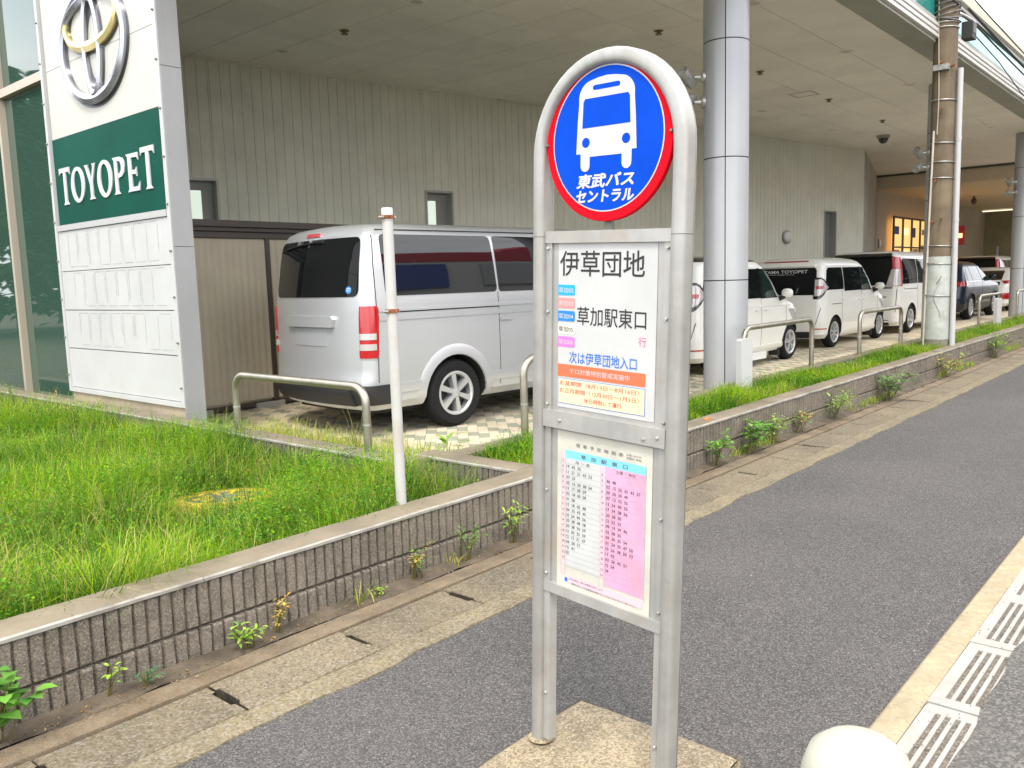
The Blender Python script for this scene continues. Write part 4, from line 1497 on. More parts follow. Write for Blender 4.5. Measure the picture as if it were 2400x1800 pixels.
def footpt(u, v):
    e = max(abs(u), abs(v))
    x, y = u * L_, v * L_
    z = BZ - 0.001 if e < 0.93 else BZ - 0.001 - 0.012 * ((e - 0.93) / 0.07) ** 2
    if e < 1:
        z += random.uniform(-0.0016, 0.0)
    k = 1.0 - 0.02 * (abs(u) > .9 and abs(v) > .9)
    return (x * k, y * k, z)


us = [-1, -0.965, -0.93, -0.6, -0.3, 0, 0.3, 0.6, 0.93, 0.965, 1]
b_.grid(footpt, us, us)
q = [(-L_ * .98, -L_ * .98), (L_ * .98, -L_ * .98), (L_ * .98, L_ * .98), (-L_ * .98, L_ * .98)]
b_.add([(x, y, -0.003) for x, y in [(-L_ - .006, -L_ - .006), (L_ + .006, -L_ - .006), (L_ + .006, L_ + .006), (-L_ - .006, L_ + .006)]] + [(x / .98, y / .98, BZ - 0.012) for x, y in q],
       [(0, 1, 5, 4), (1, 2, 6, 5), (2, 3, 7, 6), (3, 0, 4, 7)])
o = b_.build('foot_block', M['base_concrete'], None, smooth=40)
o.location = (1.935, 1.37, 0)
tag(o, 'square stained concrete foot block under the bus stop sign', 'concrete block')

# ------------------------------------------------------------------ steel hoop rails
def hoop(label, p0, p1, zb, rise, r=0.030, bend=0.13):
    p0, p1 = Vector((*p0, 0)), Vector((*p1, 0))
    d = p1 - p0
    L = d.length
    t = thing('hoop_rail', label, 'rail', (p0.x, p0.y, zb), (0, 0, math.atan2(d.y, d.x)), 'steel hoop rails')
    P = [(0, 0, 0), (0, 0, rise * 0.5), (0, 0, rise - bend)] + [(bend - bend * math.cos(R(90) * k / 7), 0, rise - bend + bend * math.sin(R(90) * k / 7)) for k in range(1, 8)]
    Q = [(L - x, 0, z) for x, y, z in reversed(P)]
    MB().tube(P + Q, r, 14).build('hoop', M['rail_steel'], t, smooth=50)
    for x in (0, L):
        MB().lathe([(0.05, 0.001), (0.05, 0.006), (0.033, 0.010)], 16, (x, 0, 0)).build('foot_plate', M['rail_steel'], t, smooth=40)
        MB().lathe([(r + 0.0015, rise * 0.42), (r + 0.0015, rise * 0.42 + 0.012)], 14, (x, 0, 0), caps=False).build('joint_sleeve', M['galv'], t, smooth=40)
    return t


hoop('low steel hoop rail on the wall in front of the silver van tail', (3.78, 6.38), (3.78, 4.67), CT, 0.475)
hoop('steel hoop rail half hidden behind the bus stop sign', (4.86, 4.11), (6.78, 4.11), CT, 0.60)
hoop('steel hoop rail between the big pillar and the first white compact', (8.62, 4.11), (10.55, 4.11), CT, 0.60)
hoop('steel hoop rail just left of the utility pole', (12.32, 4.11), (14.25, 4.11), CT, 0.60)
hoop('steel hoop rail emerging from behind the utility pole', (15.6, 4.11), (17.5, 4.11), CT, 0.60)
hoop('steel hoop rail with a white board, past the dark blue car', (19.54, 4.11), (21.5, 4.11), CT, 0.60)
hoop('last steel hoop rail at the right edge by the far pillar', (23.4, 4.11), (25.3, 4.11), CT, 0.60)


def marker_board(x, y, w, z0, z1, label):
    t = thing('marker_board', label, 'marker post', (x, y, z0), (0, 0, R(-12)), 'white marker boards in the grass strip')
    b_ = MB()
    b_.prism([(-w / 2, 0), (w / 2, 0), (w / 2, z1 - z0 - 0.02), (w / 2 - 0.02, z1 - z0), (-w / 2 + 0.02, z1 - z0), (-w / 2, z1 - z0 - 0.02)], lambda a, b, d: (a, d, b), -0.035, 0.035)
    b_.build('board', M['pvc'], t)
    b_ = MB()
    b_.box(-w / 2 + 0.03, w / 2 - 0.03, -0.037, -0.0352, 0.02, 0.03)
    b_.build('groove', M['ghost'], t)


marker_board(8.40, 4.00, 0.19, 0.26, 0.86, 'white marker board in the grass at the foot of the big pillar')
marker_board(20.35, 3.93, 0.22, 0.26, 0.88, 'white marker board standing under the far hoop rail')

# ------------------------------------------------------------------ white pole with rusty clamps
wp = thing('white_pole', 'slim white pipe pole with two rusty clamps at the edge of the grass', 'pole', (2.985, 3.425, 0.06), (R(0.4), R(-0.6), 0))
MB().tube([(0, 0, 0), (0, 0, 0.6), (0, 0, 1.2), (0, 0, 1.83)], 0.0285, 16).build('pipe', M['post_white'], wp, smooth=50)
MB().lathe([(0.031, 1.82), (0.031, 1.875), (0.028, 1.885), (0, 1.887)], 16).build('cap', M['pvc'], wp, smooth=40)
for z in (1.835 - 0.01, 1.335):
    t_ = MB().lathe([(0.0295, z), (0.034, z + 0.002), (0.034, z + 0.020), (0.0295, z + 0.022)], 16, caps=False)
    for sx in (-1, 1):
        t_.box(sx * 0.036 - 0.010, sx * 0.036 + 0.010, -0.006, 0.006, z + 0.001, z + 0.021)
    cl_ = t_.build('clamp', M['rust'], wp, smooth=40)
    for sx in (-1, 1):
        MB().lathe([(0.007, -0.016), (0.007, 0.016), (0, 0.016)], 6, (sx * 0.041, 0, z + 0.011), axis='y').build('clamp_bolt', M['galv'], cl_)

# ------------------------------------------------------------------ utility pole
up_ = thing('utility_pole', 'round brown concrete utility pole with pale grey wrap round its foot', 'utility pole', (14.3, 3.6, 0.25))
H_ = 9.0
rad = lambda z: 0.180 - 0.0032 * z
MB().lathe([(rad(z), z) for z in np.linspace(0, H_, 14)], 32).build('shaft', M['pole'], up_, smooth=50)
MB().lathe([(rad(0) + .006, 0), (rad(.22) + .006, 0.22)], 32, caps=False).build('foot_band', M['pole_foot'], up_, smooth=50)
MB().lathe([(rad(.2) + .010, 0.2), (rad(1.4) + .010, 1.40), (rad(1.45), 1.475)], 32, caps=False).build('grey_wrap', M['pole_sleeve'], up_, smooth=50)


def on_pole(a, z, o_=0.0):
    r_ = rad(z) + o_
    return (r_ * math.cos(a), r_ * math.sin(a), z)


va = math.atan2(-3.6, -14.3)                  # direction towards the footpath viewer
for z in (0.88, 1.37, 1.64, 2.66, 2.90, 3.18, 3.81, 4.93, 4.86):
    b_ = MB()
    b_.tube([on_pole(2 * math.pi * k / 24, z + 0.01 * math.sin(2 * math.pi * k / 24), 0.011 if z > 1.45 else 0.019) for k in range(25)], 0.008, 6, caps=False)
    b_.build('strap', M['galv'], up_, smooth=60)
b_ = MB()
b_.tube([on_pole(va + R(72), z, 0.055) for z in np.linspace(0.05, 4.25, 12)], 0.042, 12)
b_.build('conduit', M['pvc'], up_, smooth=50)
for z in (0.95, 2.0, 3.2):
    b_ = MB()
    x, y, _ = on_pole(va + R(72), z, 0.055)
    b_.lathe([(0.046, z), (0.046, z + 0.05)], 12, (x, y, 0), caps=False)
    b_.build('conduit_coupling', M['pvc'], up_, smooth=50)
b_ = MB()
b_.tube([on_pole(va - R(68) + R(26) * (z / 3.36), z, 0.012) for z in np.linspace(0.02, 3.36, 14)], 0.017, 8)
b_.build('thin_conduit', mat('thin_conduit', (0.55, 0.50, 0.43), 0.5, streak=0.3), up_, smooth=50)
b_ = MB()
b_.tube([on_pole(va - R(30) + 0.12 * math.sin(z * 2.1), z, 0.012) for z in np.linspace(3.3, 5.3, 16)], 0.009, 6)
b_.build('earth_wire', mat('earth_wire', (0.42, 0.38, 0.28), 0.6), up_, smooth=50)
b_ = MB()
for z, a in ((2.05, .1), (2.0, -.5), (3.68, -.1), (2.62, -.35), (4.28, .55), (4.35, -.25)):
    p = on_pole(va + a, z, 0)
    q_ = on_pole(va + a, z, 0.09)
    b_.tube([p, q_, (q_[0], q_[1], q_[2] - 0.03)], 0.011, 6)
b_.build('step_bolt', M['rust'], up_)
b_ = MB()
p = on_pole(va - R(10), 4.27, 0.02)
b_.box(p[0] - .04, p[0] + .04, p[1] - .09, p[1] + .12, 4.23, 4.31)
b_.build('clamp_bracket', M['galv'], up_)
b_ = MB()                                     # cable clutter near the top: wrapped messenger wire, splice box, runs along the road
for k in range(7):
    z = 4.98 + 0.045 * k
    b_.tube([on_pole(2 * math.pi * j / 20, z + 0.05 * math.sin(2 * math.pi * j / 20 + k), 0.02 + 0.012 * random.random()) for j in range(21)], 0.011, 5, caps=False)
b_.build('wire_wrap', mat('wire_wrap', (0.16, 0.15, 0.15), 0.5), up_, smooth=60)
bx = Vector((0.20, -0.26, 4.82))
b_ = MB()
b_.box(bx.x - 0.08, bx.x + 0.16, bx.y - 0.07, bx.y + 0.08, bx.z - 0.12, bx.z + 0.12)
sb = b_.build('splice_box', M['cable'], up_)
b_ = MB()
b_.box(bx.x - 0.04, bx.x + 0.14, bx.y - 0.076, bx.y - 0.0705, bx.z - 0.04, bx.z + 0.10)
b_.build('box_lid', mat('box_lid', (0.12, 0.115, 0.11), 0.6), sb)
b_ = MB()
b_.tube([(0.05, -0.15, 5.06), (0.14, -0.22, 5.02), (0.3, -0.26, 4.99), (0.5, -0.27, 4.98)], 0.03, 8)
b_.build('cable_clamp', M['galv'], up_, smooth=50)
for k, (z0, sag, r_, yo) in enumerate(((5.12, 0.5, 0.022, -0.26), (5.05, 0.55, 0.014, -0.22), (5.42, 0.45, 0.012, -0.2), (4.80, 0.75, 0.009, -0.30))):
    P = []
    for i in range(17):
        t2 = i / 16
        P.append((0.15 + 32 * t2, yo + 0.25 * t2, z0 + 0.45 * t2 - 4 * sag * t2 * (1 - t2) * (0.7 if k < 3 else 1) + (0.05 * math.sin(i * 2.1) if k == 3 else 0)))
    c_ = MB().tube(P, r_, 6).build('overhead_cable', M['cable'], up_, smooth=60)
for k, (z0, r_) in enumerate(((5.15, 0.014), (5.5, 0.012))):
    P = [(-0.1 - 34 * i / 16, -0.18 - 0.3 * i / 16, z0 + 1.2 * (i / 16) - 4 * 0.5 * (i / 16) * (1 - i / 16)) for i in range(17)]
    MB().tube(P, r_, 6).build('overhead_cable', M['cable'], up_, smooth=60)
b_ = MB()
P = [(on_pole(va + 0.25 * math.cos(i * .5), 0.55 + i * .05, 0.016)) for i in range(12)]
b_.tube(P, 0.004, 5)
b_.build('loose_wire', mat('loose_wire', (0.3, 0.3, 0.28), 0.6), up_)
b_ = MB()
for a, z, w in ((0.05, 1.10, .05), (.12, 1.12, .06), (.2, 1.15, .05), (-.05, 1.07, .04)):
    p = on_pole(va + a, z, 0.0125)
    b_.tube([on_pole(va + a - .06, z - .02, 0.012), on_pole(va + a + .06, z + .025, 0.012)], 0.006, 4)
b_.build('scuff', M['pole_foot'], up_)

# ------------------------------------------------------------------ storage shed behind the van
sh = thing('storage_shed', 'beige ribbed storage shed with dark brown roof edge beside the sign tower', 'shed', (4.6, 9.24, PZ))
b_ = MB()
b_.box(4.60, 7.4, 9.27, 10.6, 0.13, 2.17)
b_.build('body', M['shed_panel'], sh, world=True)
for x0, x1 in ((4.63, 6.0), (6.06, 7.37)):
    b_ = MB()
    nx = 30
    P = []
    for k in range(nx + 1):
        x = x0 + (x1 - x0) * k / nx
        P.append((x, 9.235 + (0.006 if k % 2 else 0.0)))
    b_.add([(x, y, 0.16) for x, y in P] + [(x, y, 2.14) for x, y in P], [(k, k + 1, k + nx + 2, k + nx + 1) for k in range(nx)])
    b_.build('door', M['shed_panel'], sh, world=True)
b_ = MB()
b_.box(6.0, 6.06, 9.21, 9.27, 0.13, 2.17)
b_.build('door_stile', M['shed_dark'], sh, world=True)
b_ = MB()
for z0, z1, y0 in ((2.15, 2.22, 9.20), (2.225, 2.27, 9.16), (2.275, 2.35, 9.12)):
    b_.box(4.5, 7.5, y0, 10.7, z0, z1)
b_.build('roof', M['shed_dark'], sh, world=True)
b_ = MB()
b_.box(4.62, 7.38, 9.25, 10.6, 0.07, 0.13)
b_.build('floor_frame', M['shed_dark'], sh, world=True)
for x in (4.75, 5.75, 6.9):
    b_ = MB()
    b_.cbox(x, x + 0.39, 9.2, 9.35, PZ - 0.01, 0.115, 0.004)
    b_.build('foundation_block', mat('foundation_block', (0.36, 0.35, 0.33), 0.9, bump=0.4), sh, world=True)

# ------------------------------------------------------------------ white guard post at the kerb by the viewer
gpst = thing('guard_post', 'white round topped guard post at the kerb in the near right corner', 'guard post', (1.79, 0.58, 0.0))
MB().lathe([(0.155, 0.0), (0.155, 0.02), (0.122, 0.03), (0.122, 0.40), (0.118, 0.452), (0.102, 0.497), (0.072, 0.522), (0.035, 0.531), (0.0, 0.533)], 40).build('post', M['guard_white'], gpst, smooth=40)
MB().lathe([(0.1235, 0.24), (0.1235, 0.29)], 40, caps=False).build('reflective_band', M['p_orange'], gpst, smooth=40)

# ------------------------------------------------------------------ yellow-rimmed manhole cover in the grass
mh = thing('manhole_cover', 'yellow rimmed manhole cover half hidden in the grass', 'manhole cover', (2.80, 4.95, 0.145), (R(-4), R(3), 0))
MB().lathe([(0.33, -0.06), (0.33, 0.05), (0.325, 0.06), (0.245, 0.06), (0.24, 0.05)], 40, caps=False).build('rim', M['manhole_yellow'], mh, smooth=40)
MB().lathe([(0.238, 0.02), (0.238, 0.052), (0.0, 0.056)], 40).build('lid', M['manhole_iron'], mh, smooth=40)
for k in range(9):
    b_ = MB()
    a_ = 2 * math.pi * k / 9
    b_.box(0.10, 0.20, -0.012, 0.012, 0.053, 0.062)
    o = b_.build('lid_rib', M['manhole_yellow'], mh)
    o.rotation_euler = (0, 0, a_)

# ------------------------------------------------------------------ vehicles
class Shell:
    """car body as stacked rounded-rectangle rings; layers = (z, x_rear, x_front, half_width, corner_radius)"""

    def __init__(self, layers, bow=0.05, fbow=0.10):
        self.L = layers
        self.bow, self.fbow = bow, fbow

    def at(self, z):
        L = self.L
        if z <= L[0][0]:
            return L[0][1:]
        for a, b in zip(L, L[1:]):
            if z <= b[0]:
                t = (z - a[0]) / (b[0] - a[0])
                return tuple(a[i] + (b[i] - a[i]) * t for i in range(1, 5))
        return L[-1][1:]

    def side(self, x, z, o=0.0, s=-1):
        xr, xf, hw, rc = self.at(z)
        y = hw
        b0, b1 = xr + self.bow, xf - self.fbow
        if x < b0 + rc:
            d = min(rc, b0 + rc - x)
            y = hw - rc + math.sqrt(max(0, rc * rc - d * d))
        elif x > b1 - rc:
            d = min(rc, x - (b1 - rc))
            y = hw - rc + math.sqrt(max(0, rc * rc - d * d))
        # very slight barrel along the length
        y -= 0.012 * ((x - (xr + xf) / 2) / ((xf - xr) / 2)) ** 2
        return (x, s * (y + o), z)

    def rear(self, y, z, o=0.0):
        xr, xf, hw, rc = self.at(z)
        x = xr + self.bow * min(1, abs(y) / (hw - rc)) ** 2
        e = abs(y) - (hw - rc)
        if e > 0:
            x = xr + self.bow + rc - math.sqrt(max(0, rc * rc - min(e, rc) ** 2))
        return (x - o, y, z)

    def front(self, y, z, o=0.0):
        xr, xf, hw, rc = self.at(z)
        x = xf - self.fbow * min(1, abs(y) / (hw - rc)) ** 2
        e = abs(y) - (hw - rc)
        if e > 0:
            x = xf - self.fbow - rc + math.sqrt(max(0, rc * rc - min(e, rc) ** 2))
        return (x + o, y, z)

    def ring(self, z, nside=14, ncor=5, nend=6):
        xr, xf, hw, rc = self.at(z)
        P = []
        b0, b1 = xr + self.bow, xf - self.fbow
        for k in range(nside + 1):                       # right side, rear to front
            P.append(self.side(b0 + rc + (b1 - b0 - 2 * rc) * k / nside, z, 0, -1))
        for k in range(1, ncor):
            a = R(-90 + 90 * k / ncor)
            P.append((b1 - rc + rc * math.cos(a), -(hw - 0.012) + rc + rc * math.sin(a), z))
        for k in range(nend + 1):
            y = -(hw - rc) + 2 * (hw - rc) * k / nend
            P.append(self.front(y, z))
        for k in range(1, ncor):
            a = R(90 * k / ncor)
            P.append((b1 - rc + rc * math.cos(a), (hw - 0.012) - rc + rc * math.sin(a), z))
        for k in range(nside + 1):
            P.append(self.side(b1 - rc - (b1 - b0 - 2 * rc) * k / nside, z, 0, 1))
        for k in range(1, ncor):
            a = R(90 + 90 * k / ncor)
            P.append((b0 + rc + rc * math.cos(a), (hw - 0.012) - rc + rc * math.sin(a), z))
        for k in range(nend + 1):
            y = (hw - rc) - 2 * (hw - rc) * k / nend
            P.append(self.rear(y, z))
        for k in range(1, ncor):
            a = R(180 + 90 * k / ncor)
            P.append((b0 + rc + rc * math.cos(a), -(hw - 0.012) + rc + rc * math.sin(a), z))
        return P

    def body_mesh(self, name, m_, arches, arch_r, depth=0.30):
        zs = []
        for a, b in zip(self.L, self.L[1:]):
            n = max(1, int(round((b[0] - a[0]) / 0.09)))
            zs += [a[0] + (b[0] - a[0]) * k / n for k in range(n)]
        zs.append(self.L[-1][0])
        b_ = MB()
        rings = [self.ring(z) for z in zs]
        n = len(rings[0])
        V = [p for r_ in rings for p in r_]
        F = [(i * n + k, i * n + (k + 1) % n, (i + 1) * n + (k + 1) % n, (i + 1) * n + k) for i in range(len(zs) - 1) for k in range(n)]
        F += [tuple(range(n - 1, -1, -1)), tuple((len(zs) - 1) * n + k for k in range(n))]
        b_.add(V, F)
        me = b_.mesh(name, m_)
        bm = bmesh.new()
        bm.from_mesh(me)
        bmesh.ops.remove_doubles(bm, verts=bm.verts, dist=0.0004)
        bmesh.ops.recalc_face_normals(bm, faces=bm.faces)
        bm.to_mesh(me)
        bm.free()
        tmp = bpy.data.objects.new('tmp_body', me)
        COL.objects.link(tmp)
        hw = max(l[3] for l in self.L)
        cb = MB()
        for x, z in arches:
            for s in (-1, 1):
                cb.lathe([(arch_r, s * (hw + 0.2)), (arch_r, s * (hw - depth))], 36, (x, 0, z), axis='y')
        cme = cb.mesh('tmp_cut', M['wheel_dark'])
        cut = bpy.data.objects.new('tmp_cut', cme)
        COL.objects.link(cut)
        md = tmp.modifiers.new('b', 'BOOLEAN')
        md.operation = 'DIFFERENCE'
        md.object = cut
        md.solver = 'EXACT'
        md.material_mode = 'TRANSFER'
        dg = bpy.context.evaluated_depsgraph_get()
        out = bpy.data.meshes.new_from_object(tmp.evaluated_get(dg))
        out.name = name
        bpy.data.objects.remove(tmp)
        bpy.data.objects.remove(cut)
        shade(out, 32)
        return out


def lerp_rows(rows, n=10):
    """rows: (z, a0, a1) sorted by z -> finer list"""
    out = []
    for a, b in zip(rows, rows[1:]):
        k = max(1, int(round((b[0] - a[0]) / 0.06)))
        for i in range(k):
            t = i / k
            out.append(tuple(a[j] + (b[j] - a[j]) * t for j in range(len(a))))
    out.append(rows[-1])
    return out


def rounded(z0, z1, a0, a1, r, slant0=0.0, slant1=0.0):
    """rows of a round-cornered quad; slant = shift of the upper end of each side"""
    rows = []
    for k in range(4):
        d = r * (1 - math.cos(R(90) * k / 3))
        ins = r - r * math.sin(R(90) * k / 3)
        t = d / (z1 - z0)
        rows.append((z0 + d, a0 + slant0 * t + ins, a1 + slant1 * t - ins))
    for k in range(3, -1, -1):
        d = r * (1 - math.cos(R(90) * k / 3))
        ins = r - r * math.sin(R(90) * k / 3)
        t = 1 - d / (z1 - z0)
        rows.append((z1 - d, a0 + slant0 * t + ins, a1 + slant1 * t - ins))
    return rows


def patch(fn, rows, o, n=10):
    """thin shell lying on surface fn(a, z, offset), proud by o, with a skirt round its edge"""
    rows = lerp_rows(rows)
    b_ = MB()
    P, E = [], []
    for z, a0, a1 in rows:
        for k in range(n + 1):
            P.append(fn(a0 + (a1 - a0) * k / n, z, o))
    m_ = n + 1
    F = [(j * m_ + i, j * m_ + i + 1, (j + 1) * m_ + i + 1, (j + 1) * m_ + i) for j in range(len(rows) - 1) for i in range(n)]
    edge = [i for i in range(m_)] + [j * m_ + n for j in range(1, len(rows))] + [(len(rows) - 1) * m_ + i for i in range(n - 1, -1, -1)] + [j * m_ for j in range(len(rows) - 2, 0, -1)]
    base = len(P)
    for e in edge:
        j, i = divmod(e, m_)
        z, a0, a1 = rows[j]
        P.append(fn(a0 + (a1 - a0) * i / n, z, -0.004))
    ne = len(edge)
    F += [(edge[k], edge[(k + 1) % ne], base + (k + 1) % ne, base + k) for k in range(ne)]
    b_.add(P, F)
    return b_


WHEELS = {}


def wheel_meshes(kind, r, rim_r, w):
    key = (kind, r)
    if key in WHEELS:
        return WHEELS[key]
    h = w / 2
    ty = MB().lathe([(rim_r, -h + 0.01), (rim_r + 0.02, -h), (r - 0.035, -h - 0.002), (r - 0.012, -h + 0.018), (r, -h + 0.04), (r, h - 0.04), (r - 0.012, h - 0.018), (r - 0.035, h + 0.002), (rim_r + 0.02, h), (rim_r, h - 0.01)], 44, axis='y', caps=False).mesh('tyre', M['rubber'], smooth=40)
    back = MB().lathe([(0, h * 0.35), (rim_r, h * 0.35), (rim_r, -h * 0.2), (0, -h * 0.2)], 36, axis='y').mesh('wheel', M['wheel_dark'], smooth=40)
    rm = MB()
    y0, y1 = -h - 0.004, -h * 0.2
    rm.lathe([(rim_r + 0.006, y0 + 0.012), (rim_r + 0.004, y0 + 0.002), (rim_r - 0.012, y0), (rim_r - 0.028, y0 + 0.014), (rim_r - 0.032, y1)], 44, axis='y', caps=False)
    ns = {'cover6': 6, 'multi': 9, 'five': 5, 'twin': 10}[kind]
    hub = rim_r * (0.24 if kind == 'cover6' else 0.2)
    rm.lathe([(hub + 0.01, y1), (hub, y0 + 0.012), (hub * 0.8, y0 + 0.008), (0, y0 + 0.006)], 24, axis='y', caps=False)
    for k in range(ns):
        a = 2 * math.pi * (k + 0.5) / ns
        if kind == 'twin':
            a += 0.16 * (1 if k % 2 else -1)
        wi, wo_ = {'cover6': (0.040, 0.062), 'multi': (0.022, 0.034), 'five': (0.05, 0.06), 'twin': (0.022, 0.03)}[kind]
        c, s = math.cos(a), math.sin(a)
        r0, r1 = hub * 0.8, rim_r - 0.018
        P = []
        for rr_, ww, yy in ((r0, wi, y0 + 0.004), (r1, wo_, y0 + 0.006), (r1, wo_, y1 + .01), (r0, wi, y1 + .01)):
            for sg in (-1, 1):
                P.append((rr_ * c - sg * ww / 2 * s, yy, rr_ * s + sg * ww / 2 * c))
        rm.add(P, [(0, 1, 3, 2), (0, 2, 4, 6), (1, 7, 5, 3), (2, 3, 5, 4), (6, 4, 5, 7)])
    rme = rm.mesh('rim', M['alloy'], smooth=35)
    WHEELS[key] = (back, ty, rme)
    return WHEELS[key]


def vehicle(name, label, cat, loc, ang, sh, paint, wheels, wr, rim_r, wkind, arch_r, feats, group=None, tyre_w=0.2, boxes=(), mirror=None):
    t = thing(name, label, cat, loc, (0, 0, R(ang)), group)
    body = link('body', sh.body_mesh('body', paint, [(x, wr) for x in wheels], arch_r), t)
    made = {'body': body}
    hw = max(l[3] for l in sh.L)
    for f in feats:
        kind, nm, m_, rows, o = f[:5]
        sides = f[5] if len(f) > 5 else 'RL'
        par = made.get(f[6], t) if len(f) > 6 else t
        if kind == 'side':
            for sd_ in sides:
                s = -1 if sd_ == 'R' else 1
                b_ = patch(lambda a, z, oo: sh.side(a, z, oo, s), rows, o)
                made[nm] = b_.build(nm, M[m_], par, smooth=40)
        elif kind in ('rear', 'front'):
            b_ = patch(sh.rear if kind == 'rear' else sh.front, rows, o)
            made[nm] = b_.build(nm, M[m_], par, smooth=40)
        elif kind in ('corner', 'fcorner'):
            # rows: (z, reach along the end face, reach along the side)
            for sd_ in sides:
                s = -1 if sd_ == 'R' else 1
                endf = sh.rear if kind == 'corner' else sh.front

                def fn(a, z, oo, s=s, rows=rows):
                    xr, xf, hw_, rc = sh.at(z)
                    if a < 0:                              # on the end face, a = -distance from the corner edge
                        p = endf(s * (hw_ - rc + a), z, oo)
                        return p
                    if a <= 1:
                        an = R(90) * a
                        cx = xr + sh.bow + rc if kind == 'corner' else xf - sh.fbow - rc
                        sg = -1 if kind == 'corner' else 1
                        return (cx + sg * (rc + oo) * math.cos(an), s * (hw_ - 0.010 - rc + (rc + oo) * math.sin(an)), z)
                    x = (xr + sh.bow + rc + (a - 1)) if kind == 'corner' else (xf - sh.fbow - rc - (a - 1))
                    return sh.side(x, z, oo, s)
                rr2 = [(z, -e, 1 + q) for z, e, q in rows]
                b_ = patch(fn, rr2, o, 16)
                made[nm] = b_.build(nm, M[m_], par, smooth=40)
        elif kind == 'arch':                               # flared lip round the wheel openings
            for sd_ in sides:
                s = -1 if sd_ == 'R' else 1
                for wx in wheels:
                    r0, r1 = rows
                    P, F = [], []
                    nA = 20
                    for k in range(nA + 1):
                        a = R(-8 + 196 * k / nA)
                        for rr_, oo in ((r0 - .004, -0.02), (r0, o), ((r0 + r1) / 2, o * 0.9), (r1, -0.001)):
                            x, z = wx + rr_ * math.cos(a), wr + rr_ * math.sin(a)
                            P.append(sh.side(x, max(z, sh.L[0][0]), oo, s))
                    for k in range(nA):
                        for q in range(3):
                            F.append((k * 4 + q, k * 4 + q + 1, k * 4 + q + 5, k * 4 + q + 4))
                    MB().add(P, F).build(nm, M[m_] if isinstance(m_, str) else m_, par, smooth=50)
    for nm, m_, x0, x1, y0, y1, z0, z1, pn in boxes:
        MB().cbox(x0, x1, y0, y1, z0, z1, min(0.012, (x1 - x0) / 4, (y1 - y0) / 4)).build(nm, M[m_], made.get(pn, t))
    back, ty, rm = wheel_meshes(wkind, wr, rim_r, tyre_w)
    for wx in wheels:
        for s in (-1, 1):
            wo2 = link('wheel', back, t, (wx, s * (hw - 0.025 - tyre_w / 2), wr), (0, random.uniform(0, 1) * 0, 0 if s < 0 else math.pi))
            link('tyre', ty, wo2)
            link('rim', rm, wo2, None, (0, random.uniform(0, 1.2), 0))
    if mirror:
        mx_, mz, mm = mirror
        for s in (-1, 1):
            y = sh.side(mx_, mz - 0.05, 0, s)[1]
            b_ = MB()
            prof = [(0.0, -0.095), (0.05, -0.09), (0.08, -0.06), (0.088, 0.0), (0.08, 0.06), (0.045, 0.09), (0.0, 0.095)]
            b_.lathe(prof, 16, axis='y')
            b_.v = [(x * 0.6 + mx_, yy + y + s * 0.15, z * 0.85 + mz) for x, yy, z in b_.v]
            mo = b_.build('mirror', M[mm], t, smooth=60)
            MB().tube([(mx_ + 0.02, y - s * 0.02, mz - 0.10), (mx_ + 0.01, y + s * 0.06, mz - 0.08), (mx_, y + s * 0.13, mz - 0.03)], [0.05, 0.035, 0.04], 8).build('mirror_stalk', M['black_trim'], mo, smooth=50)
    return t


def seam(x, z0, z1, w=0.006, slant=0.0):
    return [(z0, x, x + w), (z1, x + slant, x + slant + w)]


